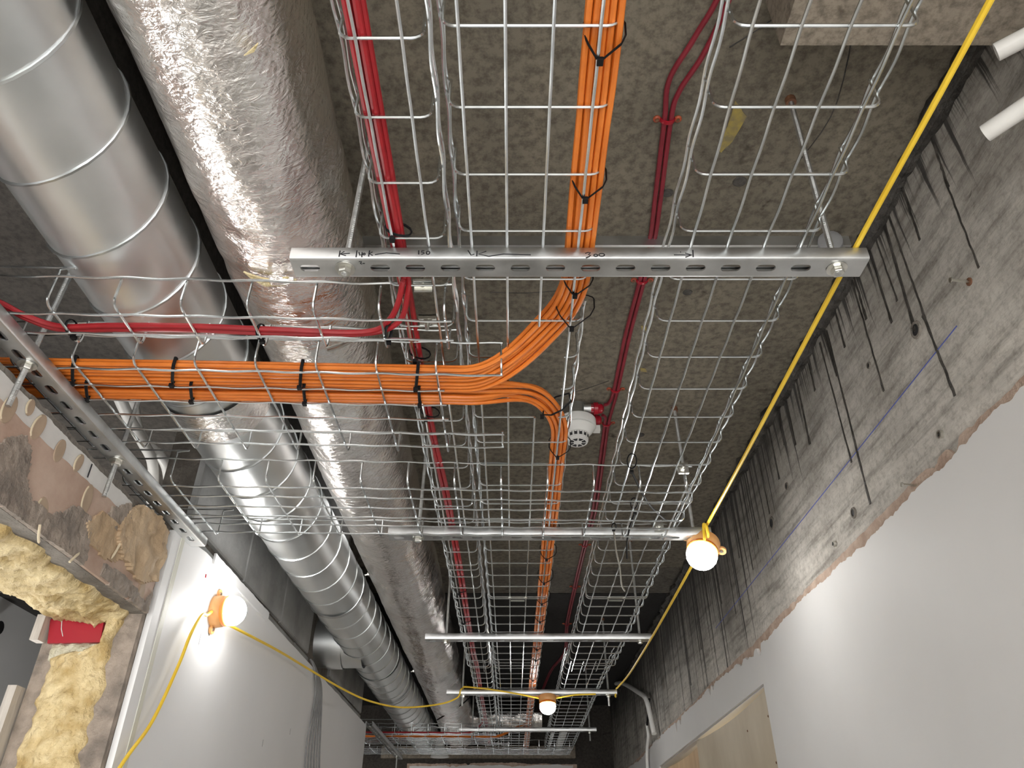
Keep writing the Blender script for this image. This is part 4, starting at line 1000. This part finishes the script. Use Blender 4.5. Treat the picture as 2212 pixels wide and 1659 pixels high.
# ------------------------------------------------------------------ conduits, pipes and odd cables
def pipe(pts, r, label, mat='white_pvc', k=6, n=14, cat='conduit'):
    return tag(obj('conduit', MB().tube(spl(pts, k), r, n), mat), label, cat)
for a, b, lb in (((.655,.592,.935),(.90,.395,.935),'upper of two white conduit stubs poking out at the top right'), ((.645,.658,.850),(.90,.30,.850),'lower of two white conduit stubs poking out at the top right')):
    t = thing('conduit', lb, 'conduit', 'conduit stubs')
    d = (Vector(b)-Vector(a)).normalized(); L = (Vector(b)-Vector(a)).length
    obj('pipe', MB().lathe([(.0095,.01),(.0105,.0),(.0125,.0),(.0127,.002),(.0127,L)], a, d, 20, cap=False), 'white_pvc', t)
    obj('bore', MB().lathe([(.010,.004),(.0,.0045)], a, d, 20, cap=False), 'dark_slot', t)
pipe([(.70,5.3,1.118),(.70,4.95,1.045),(.70,4.35,.868),(.70,4.19,.815),(.703,4.14,.77),(.705,4.10,.70),(.707,4.06,.62)], .0125, 'bent white conduit running down the right wall near the far end')
cable('white_cable', [(.712,4.28,.70),(.712,4.27,.64),(.712,4.35,.585),(.712,4.39,.505),(.712,4.40,.30)], .008, 'white_pvc', 'white cable dropping down the right wall below the bent conduit')
cable('black_cable', [(.715,4.15,.80),(.713,4.20,.75),(.712,4.28,.69)], .006, 'black', 'short black cable joining the bent conduit and the white cable')
pipe([(-.917,1.41,.962),(-.938,1.56,.95),(-.955,1.69,.95),(-.972,1.80,.945),(-1.03,1.96,.92),(-1.06,2.03,.80)], .014, 'white conduit in the dark gap above the left wall, right hand one')
pipe([(-1.02,1.70,1.08),(-.985,1.72,.99),(-.945,1.80,.955),(-.965,1.90,.94),(-1.00,2.0,.92),(-1.02,2.05,.80)], .014, 'white conduit in the dark gap above the left wall, left hand one')
for i in range(6):
    a = .01*i
    cable('grey_cable', [(-.80,3.07+.01*i,.74),(-.782,3.10+.012*i,.70),(-.780,3.15+.02*i,.62+.006*i),(-.780,3.15+.045*i-.03,.45),(-.780,3.16+.05*i,.30),(-.779,3.17+.05*i,0)], .0035, 'grey_cable', 'grey cable hanging over the white board top beside the branch duct', group='grey cables over the white board')
tag(obj('black_cable', MB().tube(spl([(-.44,4.75,.80),(-.33,4.60,.83),(-.24,4.48,.87),(-.20,4.40,.92)], 6), .004, 6), 'black'), 'thin black cable slanting up beside the narrow tray at the far end', 'cable')
t = thing('pendant_shade', 'small white cone shade hanging at the far end', 'lamp')
obj('shade', MB().lathe([(.012,0),(.022,.02),(.034,.10),(.066,.16),(.064,.16),(.03,.10)], (-.50, 5.72, .885), (0,0,-1), 24, cap=False), 'white_plastic', t)
obj('cord', MB().tube([(-.50,5.72,.885),(-.50,5.72,1.12)], .003, 6), 'white_plastic', t)
for (x, a, lb) in ((.30, .03, 'white plastic strip lying in the far right hand tray'), (.245, .014, 'narrow white plastic strip at the far end beside the right hand tray')):
    tag(obj('plastic_strip', MB().box(x, x+a*1.6, 5.05, 5.9, HB2+.006, HB2+.012), 'white_pvc', smooth=False), lb, 'strip')
t = thing('foil_scrap', 'crumpled silver foil wrapped duct end above the far trays', 'duct')
obj('foil_wrap', cyl(MB(), (-.30, 5.45, .93), (.20, 5.45, .93), .085, 40, 60, lambda p, th: .012*fbm(p.x*14, math.cos(th)*3, math.sin(th)*3, 4)), 'foil', t, angle=3.2)

# screws and anchors in the right wall
def wall_screw(y, h, L, label, dh=0):
    t = thing('screw', label, 'screw', 'screws in the right wall')
    obj('shaft', MB().tube([(XR-.0, y, h), (XR-L, y-.004, h+dh)], .0022, 8), 'zinc', t)
    obj('head', MB().lathe([(.0022,0),(.0045,.002),(.0045,.004)], (XR-L, y-.004, h+dh), (-1,0,0), 10), 'zinc', t)
    obj('plug', MB().lathe([(.007,0),(.007,.002)], (XR, y, h), (-1,0,0), 10), 'rust', t)
wall_screw(.913, .809, .030, 'screw sticking out of the bare concrete on the right')
wall_screw(1.233, .602, .030, 'screw sticking out at the torn plaster edge on the right')
for (y, h, lb) in ((1.118,.643,'small metal anchor in the concrete above the torn plaster, nearer one'), (1.625,.646,'small metal anchor in the concrete above the torn plaster, farther one')):
    t = thing('anchor', lb, 'anchor', 'anchors in the right wall')
    obj('sleeve', MB().lathe([(.007,0),(.007,.006),(.004,.006),(.004,.001)], (XR, y, h), (-1,0,0), 14), 'zinc', t)
    obj('bore', MB().lathe([(.004,.002),(.0,.0021)], (XR, y, h), (-1,0,0), 10, cap=False), 'dark_slot', t)

# ------------------------------------------------------------------ put every origin at the base of its thing and lift the place onto its floor
bpy.context.view_layer.update()
tops = [o for o in bpy.data.objects if o.parent is None and o.type in ('MESH', 'EMPTY')]
for o in tops:
    ks = [c for c in o.children_recursive if c.type == 'MESH'] + ([o] if o.type == 'MESH' else [])
    pts = [c.matrix_world @ Vector(q) for c in ks for q in c.bound_box]
    if not pts: continue
    mn = Vector(min(p[i] for p in pts) for i in range(3)); mx = Vector(max(p[i] for p in pts) for i in range(3))
    b = Vector(((mn.x+mx.x)/2, (mn.y+mx.y)/2, mn.z))
    if o.type == 'MESH': o.data.transform(Matrix.Translation(-b))
    for c in o.children: c.location = c.location - b
    o.location = b + Vector((0, 0, H0))
bpy.context.view_layer.update()
